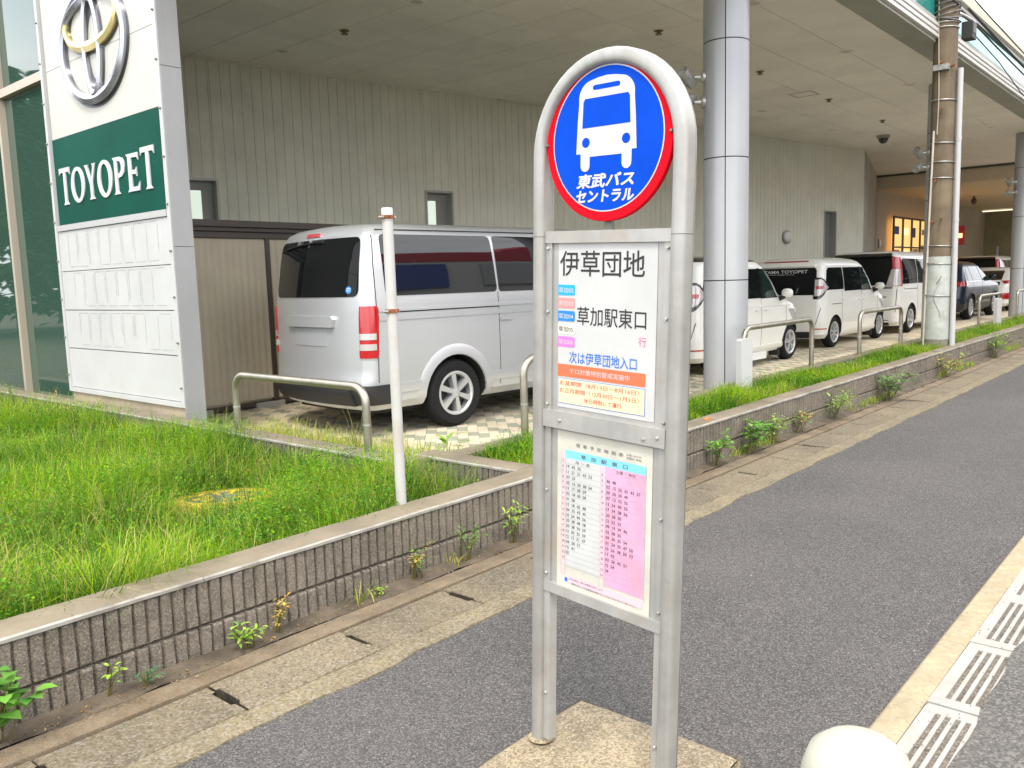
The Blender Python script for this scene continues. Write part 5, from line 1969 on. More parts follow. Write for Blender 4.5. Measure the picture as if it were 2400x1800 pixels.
# --- silver delivery van
van = Shell([(.28, .10, 4.86, .82, .10), (.36, .03, 4.92, .890, .11), (.48, .0, 4.95, .905, .11), (.60, .03, 4.95, .908, .11), (.9, .035, 4.92, .91, .11), (1.25, .045, 4.82, .905, .11),
             (1.38, .055, 4.62, .895, .10), (1.7, .095, 4.27, .866, .10), (1.90, .13, 4.0, .840, .10), (1.97, .15, 3.87, .820, .11), (2.03, .18, 3.74, .785, .13), (2.07, .235, 3.62, .72, .17), (2.097, .36, 3.47, .60, .24), (2.112, .70, 3.2, .40, .25)], 0.075, 0.18)
VW = 1.20
vf = [
    ('rear', 'rear_window', 'glass_van', rounded(1.385, 1.955, -0.770, 0.770, 0.07, 0.035, -0.035), 0.006),
    ('side', 'side_window', 'glass_van', rounded(1.385, 1.975, 0.36, 1.81, 0.05, -0.01, -0.045), 0.006),
    ('side', 'side_window', 'glass_van', rounded(1.385, 1.975, 1.84, 3.23, 0.03, -0.03, -0.03), 0.006),
    ('side', 'side_window', 'glass_green', [(1.385, 3.22, 4.28), (1.6, 3.2, 4.12), (1.90, 3.18, 3.74)], 0.006),
    ('front', 'windscreen', 'glass_green', rounded(1.34, 1.90, -0.72, 0.72, 0.06, 0.04, -0.04), 0.006),
    ('corner', 'tail_lamp', 'lamp_red', [(.80, .005, .0), (.83, .01, .015), (1.0, .0, .02), (1.18, -.015, .025), (1.27, -.05, .02), (1.295, -.07, .01)], 0.014),
    ('corner', 'lamp_lens', 'lamp_clear', [(.975, -.01, -.05), (1.035, -.01, -.05)], 0.018, 'RL', 'tail_lamp'),
    ('corner', 'lamp_lens', 'lamp_clear', [(.875, -.01, -.05), (.935, -.01, -.05)], 0.018, 'RL', 'tail_lamp'),
    ('corner', 'bumper_corner', 'black_trim', [(.34, .10, .22), (.42, .12, .26), (.535, .12, .26)], 0.022),
    ('rear', 'bumper', 'black_trim', [(.33, -.70, .70), (.42, -.70, .70), (.54, -.70, .70)], 0.05),
    ('rear', 'tailgate_garnish', 'silver_paint', [(1.09, -.42, .42), (1.17, -.44, .44), (1.20, -.42, .42)], 0.035),
    ('rear', 'plate_recess', 'van_recess', [(.90, -.30, .30), (1.08, -.32, .32)], 0.004),
    ('rear', 'high_brake_lamp', 'lamp_pink', [(1.985, -.10, .16), (2.02, -.09, .15)], 0.012),
    ('side', 'tailgate_seam', 'black_trim', seam(0.225, 0.56, 1.36, 0.008, 0.015) + seam(0.245, 1.70, 1.97, 0.008, 0.03), 0.0025),
    ('side', 'door_seam', 'black_trim', seam(1.815, 0.33, 1.38), 0.0025),
    ('side', 'door_seam', 'black_trim', seam(3.27, 0.33, 1.93), 0.0025),
    ('side', 'door_seam', 'black_trim', seam(4.25, 0.5, 1.36), 0.0025),
    ('side', 'sliding_rail', 'black_trim', [(1.222, 0.42, 1.815), (1.236, 0.42, 1.815)], 0.003),
    ('side', 'body_crease', 'silver_paint', [(1.235, 0.26, 4.2), (1.255, 0.26, 4.2), (1.27, 0.26, 4.2)], 0.010),
    ('side', 'body_crease', 'silver_paint', [(1.15, 0.26, 4.2), (1.165, 0.26, 4.2), (1.20, 0.26, 4.2)], 0.007),
    ('side', 'roof_gutter', 'black_trim', [(2.015, 0.34, 3.6), (2.026, 0.34, 3.6)], 0.006),
    ('side', 'sill_strip', 'silver_paint', [(.44, 0.34, 0.73), (.47, 0.34, 0.73), (.54, .34, .73)], 0.010),
    ('side', 'sill_strip', 'silver_paint', [(.44, 1.59, 3.1), (.47, 1.59, 3.1), (.54, 1.57, 3.1)], 0.010),
    ('arch', 'wheel_arch', 'silver_paint', (0.41, 0.52), 0.016),
    ('fcorner', 'headlamp', 'lamp_clear', [(.82, .22, .10), (.95, .25, .14), (1.08, .12, .16)], 0.010),
    ('front', 'grille', 'black_trim', [(.80, -.42, .42), (1.0, -.42, .42)], 0.006),
]
vb = [('door_handle', 'silver_paint', 1.83, 1.99, -.93, -.895, 1.08, 1.12, ''), ('door_handle', 'silver_paint', 3.22, 3.38, -.93, -.895, 1.08, 1.12, ''),
      ('tow_hook', 'black_trim', .2, .3, -.3, -.25, .22, .30, '')]
VANG = -5.3
ca_, sa_ = math.cos(R(VANG)), math.sin(R(VANG))
vx, vy = 6.17, 6.14                                    # right rear tyre contact
lx, ly = VW, -(0.91 - 0.03)
silver = vehicle('van', 'silver delivery van parked tail first with dark glass and red tail lamp', 'van',
                 (vx - (lx * ca_ - ly * sa_), vy - (lx * sa_ + ly * ca_), PZ), VANG, van, M['silver_paint'], (VW, VW + 2.66), 0.352, 0.225, 'cover6', 0.405, vf, tyre_w=0.20, boxes=vb, mirror=(4.05, 1.45, 'black_trim'))
# rear wiper and maker's sticker
b_ = MB()
P = [van.rear(y, z, 0.022) for y, z in ((-0.20, 1.935), (-0.05, 1.928), (0.30, 1.908), (0.62, 1.88))]
b_.tube([P[0], P[1]], [0.022, 0.014], 8)
b_.tube(P[1:], 0.010, 6)
b_.build('rear_wiper', M['black_trim'], silver, smooth=50)
b_ = MB()
n = 20
b_.add([van.rear(-0.64 + 0.040 * math.cos(2 * math.pi * k / n), 1.45 + 0.034 * math.sin(2 * math.pi * k / n), 0.0085) for k in range(n)], [tuple(range(n))])
b_.build('window_sticker', M['sticker_blue'], silver)
b_ = MB()
for k, (y0, y1, z) in enumerate(((-0.665, -0.615, 1.46), (-0.66, -0.62, 1.44))):
    b_.add([van.rear(y, zz, 0.010) for y, zz in ((y0, z), (y1, z), (y1, z + .008), (y0, z + .008))], [(0, 1, 2, 3)])
b_.build('sticker_print', M['white_print'], silver)
b_ = MB()
b_.box(0.25, 3.9, -0.62, 0.62, 0.22, 0.30)
b_.build('underbody', M['wheel_dark'], silver)

# --- white compact people carriers (two of the same kind)
mpv = Shell([(.20, .12, 3.68, .77, .14), (.28, .03, 3.77, .825, .17), (.50, .0, 3.80, .848, .18), (.80, .03, 3.76, .85, .17), (.96, .045, 3.62, .845, .16), (1.06, .055, 3.25, .838, .15), (1.12, .06, 3.02, .832, .14),
             (1.35, .10, 2.82, .812, .13), (1.60, .165, 2.52, .778, .12), (1.68, .21, 2.36, .745, .13), (1.73, .28, 2.22, .68, .16), (1.765, .42, 2.05, .53, .22), (1.78, .75, 1.75, .33, .2)], 0.05, 0.16)
mf = [
    ('rear', 'rear_window', 'glass_dark', [(1.05, -.66, .66), (1.10, -.69, .69), (1.52, -.655, .655), (1.575, -.62, .62)], 0.006),
    ('rear', 'rear_spoiler', 'white_paint', [(1.60, -.62, .62), (1.64, -.63, .63), (1.68, -.58, .58)], 0.05),
    ('side', 'side_window', 'glass_dark', [(1.14, .24, 1.12), (1.2, .22, 1.12), (1.52, .34, 1.10), (1.57, .42, 1.08)], 0.006),
    ('side', 'side_window', 'glass_dark', [(1.10, 1.16, 2.10), (1.57, 1.14, 2.04)], 0.006),
    ('side', 'side_window', 'glass_green', [(1.09, 2.16, 3.02), (1.16, 2.16, 2.93), (1.57, 2.11, 2.46)], 0.006),
    ('side', 'pillar_trim', 'black_gloss', [(1.09, 2.09, 2.17), (1.58, 2.04, 2.12)], 0.0075),
    ('front', 'windscreen', 'glass_green', rounded(1.13, 1.60, -0.68, 0.68, 0.06, 0.06, -0.06), 0.006),
    ('corner', 'lamp_surround', 'black_gloss', [(.97, .05, -.75), (1.0, .05, -.55), (1.19, .05, .16), (1.35, .05, -.30), (1.385, .05, -.6)], 0.010),
    ('corner', 'tail_lamp', 'lamp_clear', [(1.03, .03, -.75), (1.06, .035, -.5), (1.19, .035, .09), (1.31, .035, -.35), (1.345, .035, -.6)], 0.016),
    ('corner', 'red_lens', 'lamp_pink', [(1.16, .02, -.45), (1.22, .02, -.40)], 0.019, 'RL', 'tail_lamp'),
    ('rear', 'tailgate_seam', 'black_trim', [(.48, -.70, -.692), (.80, -.78, -.772)], 0.0025),
    ('rear', 'bumper_lower', 'black_trim', [(.21, -.60, .60), (.34, -.62, .62)], 0.006),
    ('rear', 'plate', 'plate_white', [(.74, -.17, .17), (.91, -.17, .17)], 0.012),
    ('corner', 'reflector', 'lamp_red', [(.385, -.02, .05), (.405, -.02, .05)], 0.006),
    ('side', 'door_seam', 'black_trim', seam(1.02, 0.28, 1.12), 0.0025),
    ('side', 'door_seam', 'black_trim', seam(2.10, 0.28, 1.1), 0.0025),
    ('side', 'door_seam', 'black_trim', seam(3.05, 0.35, 1.05), 0.0025),
    ('side', 'slide_rail', 'black_trim', [(.855, .52, .98), (.868, .52, .98)], 0.003),
    ('side', 'belt_crease', 'white_paint', [(.955, .30, 3.35), (.975, .30, 3.35), (1.0, .30, 3.3)], 0.009),
    ('side', 'sill', 'white_paint', [(.24, 1.1, 2.95), (.27, 1.1, 2.95), (.33, 1.12, 2.93)], 0.012),
    ('fcorner', 'headlamp', 'lamp_clear', [(.70, .2, .12), (.80, .24, .2), (.88, .1, .24)], 0.008),
    ('front', 'grille', 'black_gloss', [(.40, -.5, .5), (.62, -.5, .5)], 0.006),
]
mbx = [('door_handle', 'white_paint', 1.86, 2.03, -.868, -.845, .90, .935, ''), ('door_handle', 'white_paint', 2.17, 2.34, -.868, -.845, .90, .935, '')]


def mpv_car(name, label, loc, ang, wk, roofm=None, rails=False, extra=()):
    t = vehicle(name, label, 'car', loc, ang, mpv, M['white_paint'], (0.70, 3.27), 0.305, 0.205, wk, 0.345, mf + list(extra), group='white compact cars under the canopy', tyre_w=0.175, boxes=mbx, mirror=(2.80, 1.16, 'white_paint'))
    for x in (3.27,):
        MB().box(x - .42, x - .38, -.80, -.62, .10, .30).build('mud_flap', M['wheel_dark'], t)
    return t


c1 = mpv_car('parked_car', 'white compact car with black roof behind the big pillar', (10.92, 6.78, PZ), -1.0, 'twin')
b_ = MB()                                              # black two-tone roof of the first car
zs = [1.685, 1.71, 1.73, 1.75, 1.765, 1.777, 1.7815]
rings = [mpv.ring(min(z, 1.78)) for z in zs]
n = len(rings[0])
b_.add([((x - 1.3) * 1.006 + 1.3, y * 1.012, z + 0.004) for r_ in rings for x, y, z in r_], [(i * n + k, i * n + (k + 1) % n, (i + 1) * n + (k + 1) % n, (i + 1) * n + k) for i in range(len(zs) - 1) for k in range(n)] + [tuple((len(zs) - 1) * n + k for k in range(n))])
b_.build('roof_skin', M['black_gloss'], c1, smooth=40)
b_ = MB()
b_.box(1.75, 2.35, -.82, -.60, .10, .22)
b_.build('stay_plate', M['plate_white'], c1)
c2 = mpv_car('parked_car', 'white compact car with white lettering across its black rear window', (16.05, 6.90, PZ), -1.0, 'multi')
b_ = MB()
v_, f_ = text_mesh('SAITAMA TOYOPET', 1.05, 0.062, 0.01)
b_.add([mpv.rear(0.56 - a, 1.475 + b, 0.0085) for a, b in v_], f_)
v_, f_ = text_mesh('SAITAMA TOYOPET CO LTD', 0.55, 0.018, 0.0)
b_.add([mpv.rear(0.32 - a, 1.44 + b, 0.0085) for a, b in v_], f_)
b_.build('window_lettering', M['white_print'], c2)
patch(mpv.rear, [(1.69, -.46, .46), (1.715, -.45, .45)], 0.015).build('high_brake_lamp', M['lamp_red'], c2, smooth=40)

# --- white minivan with tall tail lamps
mini = Shell([(.20, .14, 4.60, .80, .14), (.30, .02, 4.72, .86, .17), (.55, .0, 4.75, .88, .18), (.95, .03, 4.70, .88, .16), (1.05, .035, 4.45, .875, .15), (1.15, .04, 4.02, .87, .14), (1.45, .08, 3.62, .845, .13), (1.72, .14, 3.12, .80, .12),
              (1.82, .18, 2.9, .765, .13), (1.88, .25, 2.7, .71, .16), (1.915, .40, 2.5, .60, .2), (1.93, .7, 2.2, .4, .22)], 0.05, 0.18)
nf = [
    ('rear', 'rear_window', 'glass_dark', [(1.14, -.76, .76), (1.70, -.73, .73), (1.80, -.68, .68)], 0.006),
    ('rear', 'rear_spoiler', 'black_gloss', [(1.80, -.66, .66), (1.84, -.66, .66), (1.875, -.62, .62)], 0.07),
    ('rear', 'garnish', 'chrome', [(1.06, -.72, .72), (1.11, -.72, .72)], 0.012),
    ('corner', 'tail_lamp', 'lamp_pink', [(1.12, .0, .08), (1.3, .0, .10), (1.62, -.02, .08), (1.78, -.04, .03)], 0.016),
    ('corner', 'lamp_lens', 'lamp_clear', [(1.13, .14, -.04), (1.3, .09, -.05), (1.5, .03, -.06)], 0.019, 'RL', 'tail_lamp'),
    ('side', 'side_window', 'glass_dark', [(1.16, .34, 1.42), (1.68, .40, 1.40), (1.74, .5, 1.38)], 0.006),
    ('side', 'side_window', 'glass_dark', [(1.16, 1.47, 2.55), (1.74, 1.45, 2.50)], 0.006),
    ('side', 'side_window', 'glass_green', [(1.14, 2.62, 3.85), (1.74, 2.57, 2.98)], 0.006),
    ('front', 'windscreen', 'glass_green', rounded(1.16, 1.74, -0.7, 0.7, 0.06, 0.06, -0.06), 0.006),
    ('side', 'slide_rail', 'black_trim', [(1.03, .45, 1.42), (1.045, .45, 1.42)], 0.003),
    ('side', 'door_seam', 'black_trim', seam(1.44, 0.3, 1.15), 0.0025),
    ('side', 'door_seam', 'black_trim', seam(2.58, 0.3, 1.15), 0.0025),
    ('rear', 'tailgate_seam', 'black_trim', [(.52, -.80, -.792), (1.06, -.82, -.812)], 0.0025),
    ('rear', 'bumper_lower', 'black_trim', [(.21, -.64, .64), (.34, -.66, .66)], 0.006),
    ('rear', 'badge', 'chrome', [(.86, -.60, -.44), (.885, -.60, -.44)], 0.006),
    ('rear', 'number_plate', 'plate_white', [(.74, -.17, .17), (.91, -.17, .17)], 0.010),
    ('fcorner', 'headlamp', 'lamp_clear', [(.75, .2, .12), (.88, .24, .2)], 0.008),
]
vehicle('parked_minivan', 'white minivan with black rear glass and tall pink red tail lamps', 'minivan', (20.28, 6.80, PZ), -1.0, mini, M['white_paint'], (1.02, 3.86), 0.335, 0.22, 'five', 0.375, nf, tyre_w=0.2, mirror=(3.7, 1.2, 'white_paint'))

# --- dark blue SUV
suv = Shell([(.24, .14, 4.48, .82, .16), (.36, .04, 4.58, .90, .2), (.60, .0, 4.60, .925, .22), (.92, .04, 4.52, .93, .2), (1.0, .06, 4.30, .925, .18), (1.08, .10, 3.55, .91, .17), (1.14, .15, 3.30, .89, .16), (1.40, .36, 2.90, .79, .14), (1.55, .52, 2.62, .72, .14),
             (1.62, .66, 2.45, .66, .16), (1.665, .85, 2.25, .55, .2), (1.685, 1.1, 2.0, .35, .2)], 0.07, 0.2)
sf = [
    ('rear', 'rear_window', 'glass_dark', [(1.16, -.66, .66), (1.48, -.57, .57), (1.53, -.54, .54)], 0.006),
    ('rear', 'rear_spoiler', 'navy_paint', [(1.56, -.55, .55), (1.60, -.52, .52)], 0.09),
    ('corner', 'tail_lamp', 'lamp_red', [(.97, .28, .16), (1.05, .30, .20), (1.10, .22, .14)], 0.014),
    ('side', 'side_window', 'glass_dark', [(1.13, .62, 1.12), (1.42, .74, 1.10), (1.50, .9, 1.08)], 0.006),
    ('side', 'side_window', 'glass_dark', [(1.12, 1.16, 2.10), (1.52, 1.13, 2.03)], 0.006),
    ('side', 'side_window', 'glass_green', [(1.11, 2.16, 3.18), (1.52, 2.10, 2.58)], 0.006),
    ('side', 'window_trim', 'chrome', [(1.085, .62, 3.2), (1.105, .62, 3.2)], 0.009),
    ('front', 'windscreen', 'glass_green', rounded(1.15, 1.54, -0.66, 0.66, 0.06, 0.08, -0.08), 0.006),
    ('arch', 'wheel_arch', 'black_trim', (0.395, 0.47), 0.022),
    ('side', 'sill_cladding', 'black_trim', [(.28, 1.3, 3.2), (.45, 1.35, 3.15)], 0.014),
    ('side', 'door_seam', 'black_trim', seam(1.14, 0.45, 1.1), 0.0025),
    ('side', 'door_seam', 'black_trim', seam(2.14, 0.45, 1.1), 0.0025),
    ('rear', 'bumper_lower', 'black_trim', [(.30, -.66, .66), (.52, -.68, .68)], 0.02),
    ('corner', 'bumper_corner', 'black_trim', [(.30, .05, .12), (.48, .05, .2)], 0.012),
    ('rear', 'number_plate', 'plate_white', [(.80, -.17, .17), (.96, -.17, .17)], 0.012),
    ('fcorner', 'headlamp', 'lamp_clear', [(.80, .2, .15), (.92, .24, .25)], 0.008),
]
vehicle('parked_car', 'dark blue sport utility car right of the utility pole', 'car', (26.05, 6.82, PZ), -1.0, suv, M['navy_paint'], (0.98, 3.68), 0.355, 0.235, 'five', 0.395, sf, tyre_w=0.22, mirror=(3.05, 1.2, 'navy_paint'))

# --- white hatchback with slim lamps, white van behind it
hatch = Shell([(.18, .14, 4.40, .76, .16), (.28, .03, 4.5, .85, .2), (.55, .0, 4.52, .875, .22), (.80, .05, 4.40, .88, .2), (.92, .10, 4.05, .87, .18), (1.0, .18, 3.35, .85, .16), (1.06, .35, 3.15, .82, .16), (1.25, .78, 2.75, .74, .14), (1.38, 1.12, 2.45, .66, .15),
               (1.44, 1.35, 2.25, .57, .18), (1.47, 1.6, 2.0, .4, .2)], 0.07, 0.2)
hf = [
    ('rear', 'rear_window', 'glass_dark', [(1.05, -.60, .60), (1.30, -.56, .56), (1.36, -.52, .52)], 0.006),
    ('rear', 'lower_window', 'black_gloss', [(.88, -.60, .60), (.99, -.60, .60)], 0.006),
    ('corner', 'tail_lamp', 'lamp_red', [(.93, -.04, .04), (.97, .0, .12), (1.01, .06, .20), (1.03, .10, .18)], 0.014),
    ('corner', 'reflector', 'lamp_red', [(.42, .0, .02), (.62, .0, .06)], 0.010),
    ('rear', 'bumper_lower', 'black_trim', [(.22, -.66, .66), (.42, -.68, .68)], 0.012),
    ('side', 'side_window', 'glass_dark', [(1.02, 1.0, 3.2), (1.22, 1.15, 2.75), (1.32, 1.4, 2.5)], 0.006),
    ('side', 'door_seam', 'black_trim', seam(2.1, 0.4, 1.0), 0.0025),
    ('front', 'windscreen', 'glass_green', rounded(1.07, 1.36, -0.62, 0.62, 0.05, 0.08, -0.08), 0.006),
    ('rear', 'number_plate', 'plate_white', [(.66, -.17, .17), (.82, -.17, .17)], 0.012),
]
vehicle('parked_car', 'white hatchback with slim red tail lamps by the far pillar', 'car', (31.6, 6.70, PZ), -1.0, hatch, M['white_paint'], (0.95, 3.65), 0.325, 0.21, 'five', 0.365, hf, tyre_w=0.2, mirror=(3.0, 1.08, 'white_paint'))
vehicle('parked_minivan', 'white roofed minivan with dark glass behind the white hatchback', 'minivan', (37.0, 8.0, PZ), -1.0, mini, M['white_paint'], (1.02, 3.86), 0.335, 0.22, 'five', 0.375, [f for f in nf if f[1] in ('rear_window', 'rear_spoiler', 'side_window', 'windscreen', 'tail_lamp')], tyre_w=0.2)

# ------------------------------------------------------------------ vegetation
def pal(names, n):
    c = np.array(names)
    k = rng.integers(0, len(c), n)
    return c[k] * rng.uniform(0.75, 1.25, (n, 1))


def blades(pos, h, w, ang, lean, cols, curl=None):
    """tapering three-piece blades; returns verts, faces, colours"""
    n = len(pos)
    d = np.stack([np.cos(ang), np.sin(ang), np.zeros(n)], 1)
    s = np.stack([-np.sin(ang), np.cos(ang), np.zeros(n)], 1)
    V = np.zeros((n, 7, 3))
    C = np.zeros((n, 7, 3))
    for i, (t, wf) in enumerate(((0, 0.7), (0.42, 1.0), (0.78, 0.62))):
        c = pos + d * (lean * h * t ** 1.9)[:, None] + np.array([0, 0, 1]) * (h * t * (1 - 0.30 * lean * t))[:, None]
        V[:, 2 * i] = c - s * (w * wf / 2)[:, None]
        V[:, 2 * i + 1] = c + s * (w * wf / 2)[:, None]
    V[:, 6] = pos + d * (lean * h)[:, None] + np.array([0, 0, 1]) * (h * (1 - 0.42 * lean))[:, None]
    C[:] = cols[:, None, :]
    b = (np.arange(n) * 7)[:, None]
    q = np.concatenate([b + np.array([[0, 1, 3, 2]]), b + np.array([[2, 3, 5, 4]])])
    t3 = b + np.array([[4, 5, 6]])
    return V.reshape(-1, 3), q, t3, C.reshape(-1, 3)


def vnoise(x, y, f, sd):
    return (np.sin(x * f * 1.3 + sd) * np.cos(y * f * 1.7 - sd * 2) + 0.6 * np.sin((x * 0.8 + y) * f * 2.3 + sd * 3) + 0.4 * np.cos((x - 1.3 * y) * f * 3.9 + sd)) / 2


GREEN = [(0.16, 0.33, 0.008), (0.22, 0.40, 0.010), (0.30, 0.45, 0.014), (0.12, 0.29, 0.010), (0.36, 0.46, 0.020)]
DRY = [(0.46, 0.41, 0.12), (0.52, 0.44, 0.19), (0.41, 0.40, 0.10)]
DEEP = [(0.035, 0.13, 0.010), (0.055, 0.17, 0.014), (0.09, 0.20, 0.022)]


def sow(name, label, cat, pts, zf, hmul=1.0, leafy=0.5):
    """grass stand: mown-by-nobody mix of fine blades, straw and small-leaved vetch"""
    n = len(pts)
    x, y = pts[:, 0], pts[:, 1]
    big = vnoise(x, y, 1.1, 1.0)
    fine = vnoise(x, y, 4.3, 2.0)
    pos = np.stack([x, y, zf(x, y)], 1)
    h = hmul * (0.122 + 0.07 * big + 0.05 * fine) * rng.uniform(0.45, 1.5, n)
    rm_ = np.hypot(x - 2.80, y - 4.95)
    h = np.where(rm_ < 0.75, h * np.clip(0.32 + rm_, 0.4, 1), h)
    h = np.clip(h, 0.03, None)
    w = rng.uniform(0.0022, 0.0052, n)
    cols = pal(GREEN, n)
    dm = rng.random(n) < (0.20 + 0.26 * np.clip(vnoise(x, y, 1.9, 6), -0.5, 1))
    cols[dm] = pal(DRY, dm.sum())
    dk = (vnoise(x, y, 1.7, 3.3) + 0.4 * fine > 0.12) & (rng.random(n) < 0.62)
    cols[dk] = pal(DEEP, dk.sum())
    V1, q1, t1, C1 = blades(pos, h, w, rng.uniform(0, 2 * np.pi, n), rng.uniform(0.15, 0.95, n), cols)
    # leaflets of creeping vetch / clover, in patches
    m = int(n * leafy)
    k = rng.integers(0, n, m)
    px, py_ = x[k] + rng.normal(0, 0.03, m), y[k] + rng.normal(0, 0.03, m)
    keep = vnoise(px, py_, 1.6, 4.0) + rng.normal(0, 0.25, m) > 0.05
    px, py_ = px[keep], py_[keep]
    m = len(px)
    pz = zf(px, py_) + hmul * rng.uniform(0.03, 0.17, m)
    L = rng.uniform(0.010, 0.022, m)
    wd_ = L * rng.uniform(0.25, 0.45, m)
    an = rng.uniform(0, 2 * np.pi, m)
    el = rng.uniform(-0.3, 0.9, m)
    d = np.stack([np.cos(an) * np.cos(el), np.sin(an) * np.cos(el), np.sin(el)], 1)
    s = np.stack([-np.sin(an), np.cos(an), rng.uniform(-0.3, 0.3, m)], 1)
    c = np.stack([px, py_, pz], 1)
    V2 = np.stack([c, c + d * (L * 0.5)[:, None] - s * wd_[:, None], c + d * L[:, None], c + d * (L * 0.5)[:, None] + s * wd_[:, None]], 1).reshape(-1, 3)
    q2 = (np.arange(m) * 4)[:, None] + np.array([[0, 1, 2, 3]]) + len(V1)
    C2 = np.repeat(np.where(rng.random((m, 1)) < 0.72, pal(DEEP, m) * 1.25, pal(GREEN[:2] + GREEN[3:4], m)), 4, 0)
    V = np.concatenate([V1, V2])
    o = np_mesh(name, V, [(4, np.concatenate([q1, q2])), (3, t1)], np.concatenate([C1, C2]), M['leaf'])
    return tag(o, label, cat, kind='stuff')


# big bed on the left
n = 150000
X = rng.uniform(-1.6, 3.66, n * 2)
Y = 3.42 + 8.9 * rng.beta(1.0, 1.7, n * 2)
ok = (X > 0.33 * Y - 1.5) & ~((X - 2.80) ** 2 + (Y - 4.95) ** 2 < 0.22 ** 2)
P = np.stack([X[ok], Y[ok]], 1)[:n]
soilz = lambda x, y: 0.05 + 0.02 * vnoise(x, y, 0.8, 0) + 0.0 * x
sow('grass', 'lush uncut bright green grass filling the left planter', 'grass', P, soilz, 2.45, 1.25)
# wild taller stems, straw and seed heads standing out of the bed
n = 9000
X = rng.uniform(-1.2, 3.6, n * 2)
Y = 3.44 + 8.5 * rng.beta(1.0, 1.6, n * 2)
ok = (X > 0.33 * Y - 1.3) & (vnoise(X, Y, 1.4, 9) + rng.normal(0, .3, n * 2) > 0.0) & (np.hypot(X - 2.8, Y - 4.95) > .4)
P = np.stack([X[ok], Y[ok]], 1)[:n]
m = len(P)
cols = np.where(rng.random((m, 1)) < 0.5, pal(DRY, m), pal(GREEN, m))
hh = rng.uniform(0.28, 0.50, m)
V1, q1, t1, C1 = blades(np.column_stack([P, np.full(m, 0.05)]), hh, rng.uniform(0.002, 0.0038, m), rng.uniform(0, 6.28, m), rng.uniform(0.1, 0.9, m), cols)
tag(np_mesh('wild_grass', V1, [(4, q1), (3, t1)], C1, M['leaf']), 'taller straw tipped wild grass stems rising above the left planter', 'grass', kind='stuff')
# strip by the cars
n = 62000
X = 4.15 + 26 * rng.beta(1.0, 2.2, n)
Y = rng.uniform(3.43, 4.02, n)
sow('grass', 'narrow strip of green grass between the footpath wall and the cars', 'grass', np.stack([X, Y], 1), lambda x, y: 0.255 + 0 * x, 0.95, 0.7)
# taller clump by the bus stop and the pillar
n = 9000
X = np.concatenate([rng.normal(5.2, 0.55, n // 2), rng.normal(7.7, 0.6, n // 2)])
Y = rng.uniform(3.5, 4.0, n)
ok = (X > 4.25) & (X < 10)
sow('grass', 'taller grass clumps beside the bus stop post and the big pillar', 'grass', np.stack([X[ok], Y[ok]], 1), lambda x, y: 0.255 + 0 * x, 1.35, 1.0)
# dry tufts on the forecourt behind the sign-tower wall
n = 13000
X = rng.uniform(3.88, 4.75, n)
Y = rng.uniform(4.4, 7.0, n)
ok = rng.random(n) < np.clip(1.3 - (X - 3.88) * 1.6, 0.0, 1)
P = np.stack([X[ok], Y[ok]], 1)
m = len(P)
cols = np.where(rng.random((m, 1)) < 0.62, pal(DRY, m), pal(GREEN, m))
V1, q1, t1, C1 = blades(np.column_stack([P, np.full(m, PZ)]), 0.36 * rng.uniform(0.3, 1.05, m), rng.uniform(0.003, 0.006, m), rng.uniform(0, 6.28, m), rng.uniform(0.2, 1.0, m), cols)
tag(np_mesh('dry_grass', V1, [(4, q1), (3, t1)], C1, M['leaf']), 'straw coloured dry grass behind the wall at the van tail', 'grass', kind='stuff')
# thin grass and moss along the gutter and dirt strip
n = 5200
X = rng.uniform(0.2, 24, n)
Y = 3.185 + rng.normal(0, 0.028, n)
ok = (vnoise(X, Y * 0, 1.3, 3) + 0.55 * vnoise(X, Y * 0, 5.1, 1) + 0.10 * np.clip(X - 3.0, 0, 4) > 0.62) & (Y < 3.225)
P = np.stack([X[ok], Y[ok]], 1)
m = len(P)
cols = np.where(rng.random((m, 1)) < 0.35, pal(DRY, m), pal(GREEN, m))
V1, q1, t1, C1 = blades(np.column_stack([P, np.full(m, 0.005)]), 0.11 * rng.uniform(0.3, 1.3, m), rng.uniform(0.003, 0.006, m), rng.uniform(0, 6.28, m), rng.uniform(0.2, 1.0, m), cols)
tag(np_mesh('gutter_grass', V1, [(4, q1), (3, t1)], C1, M['leaf']), 'sparse grass sprouting along the foot of the block wall', 'grass', kind='stuff')


# tall seeding stems in the big bed
def leaf_poly(b_, cl, p, d, up, L, Wd, col, fold=0.25, heart=False):
    p, d = Vector(p), Vector(d).normalized()
    s = d.cross(Vector(up)).normalized()
    nrm = s.cross(d).normalized()
    pts = [(0, 0), (0.18, 0.62), (0.45, 1.0), (0.75, 0.62), (1.0, 0.0)] if not heart else [(0.06, 0), (-0.06, 0.55), (0.2, 1.0), (0.55, 0.85), (1.0, 0.0)]
    mid, lft, rgt = [], [], []
    for t, w in pts:
        c = p + d * L * t - nrm * (0.22 * L * t * t)
        mid.append(c)
        lft.append(c - s * Wd / 2 * w + nrm * Wd / 2 * w * fold)
        rgt.append(c + s * Wd / 2 * w + nrm * Wd / 2 * w * fold)
    V = mid + lft + rgt
    n_ = len(pts)
    F = []
    for i in range(n_ - 1):
        F += [(i, i + 1, n_ + i + 1, n_ + i), (i + 1, i, 2 * n_ + i, 2 * n_ + i + 1)]
    b_.add(V, F)
    cl += [tuple(c * random.uniform(0.9, 1.1) for c in col)] * len(V)


def col_mesh(name, b_, cl, m_, parent=None):
    me = bpy.data.meshes.new(name)
    me.from_pydata(b_.v, [], b_.f)
    a = me.color_attributes.new('Col', 'FLOAT_COLOR', 'POINT')
    a.data.foreach_set('color', np.column_stack([np.array(cl), np.ones(len(cl))]).astype(np.float32).ravel())
    me.materials.append(m_)
    shade(me, 60)
    return link(name, me, parent)


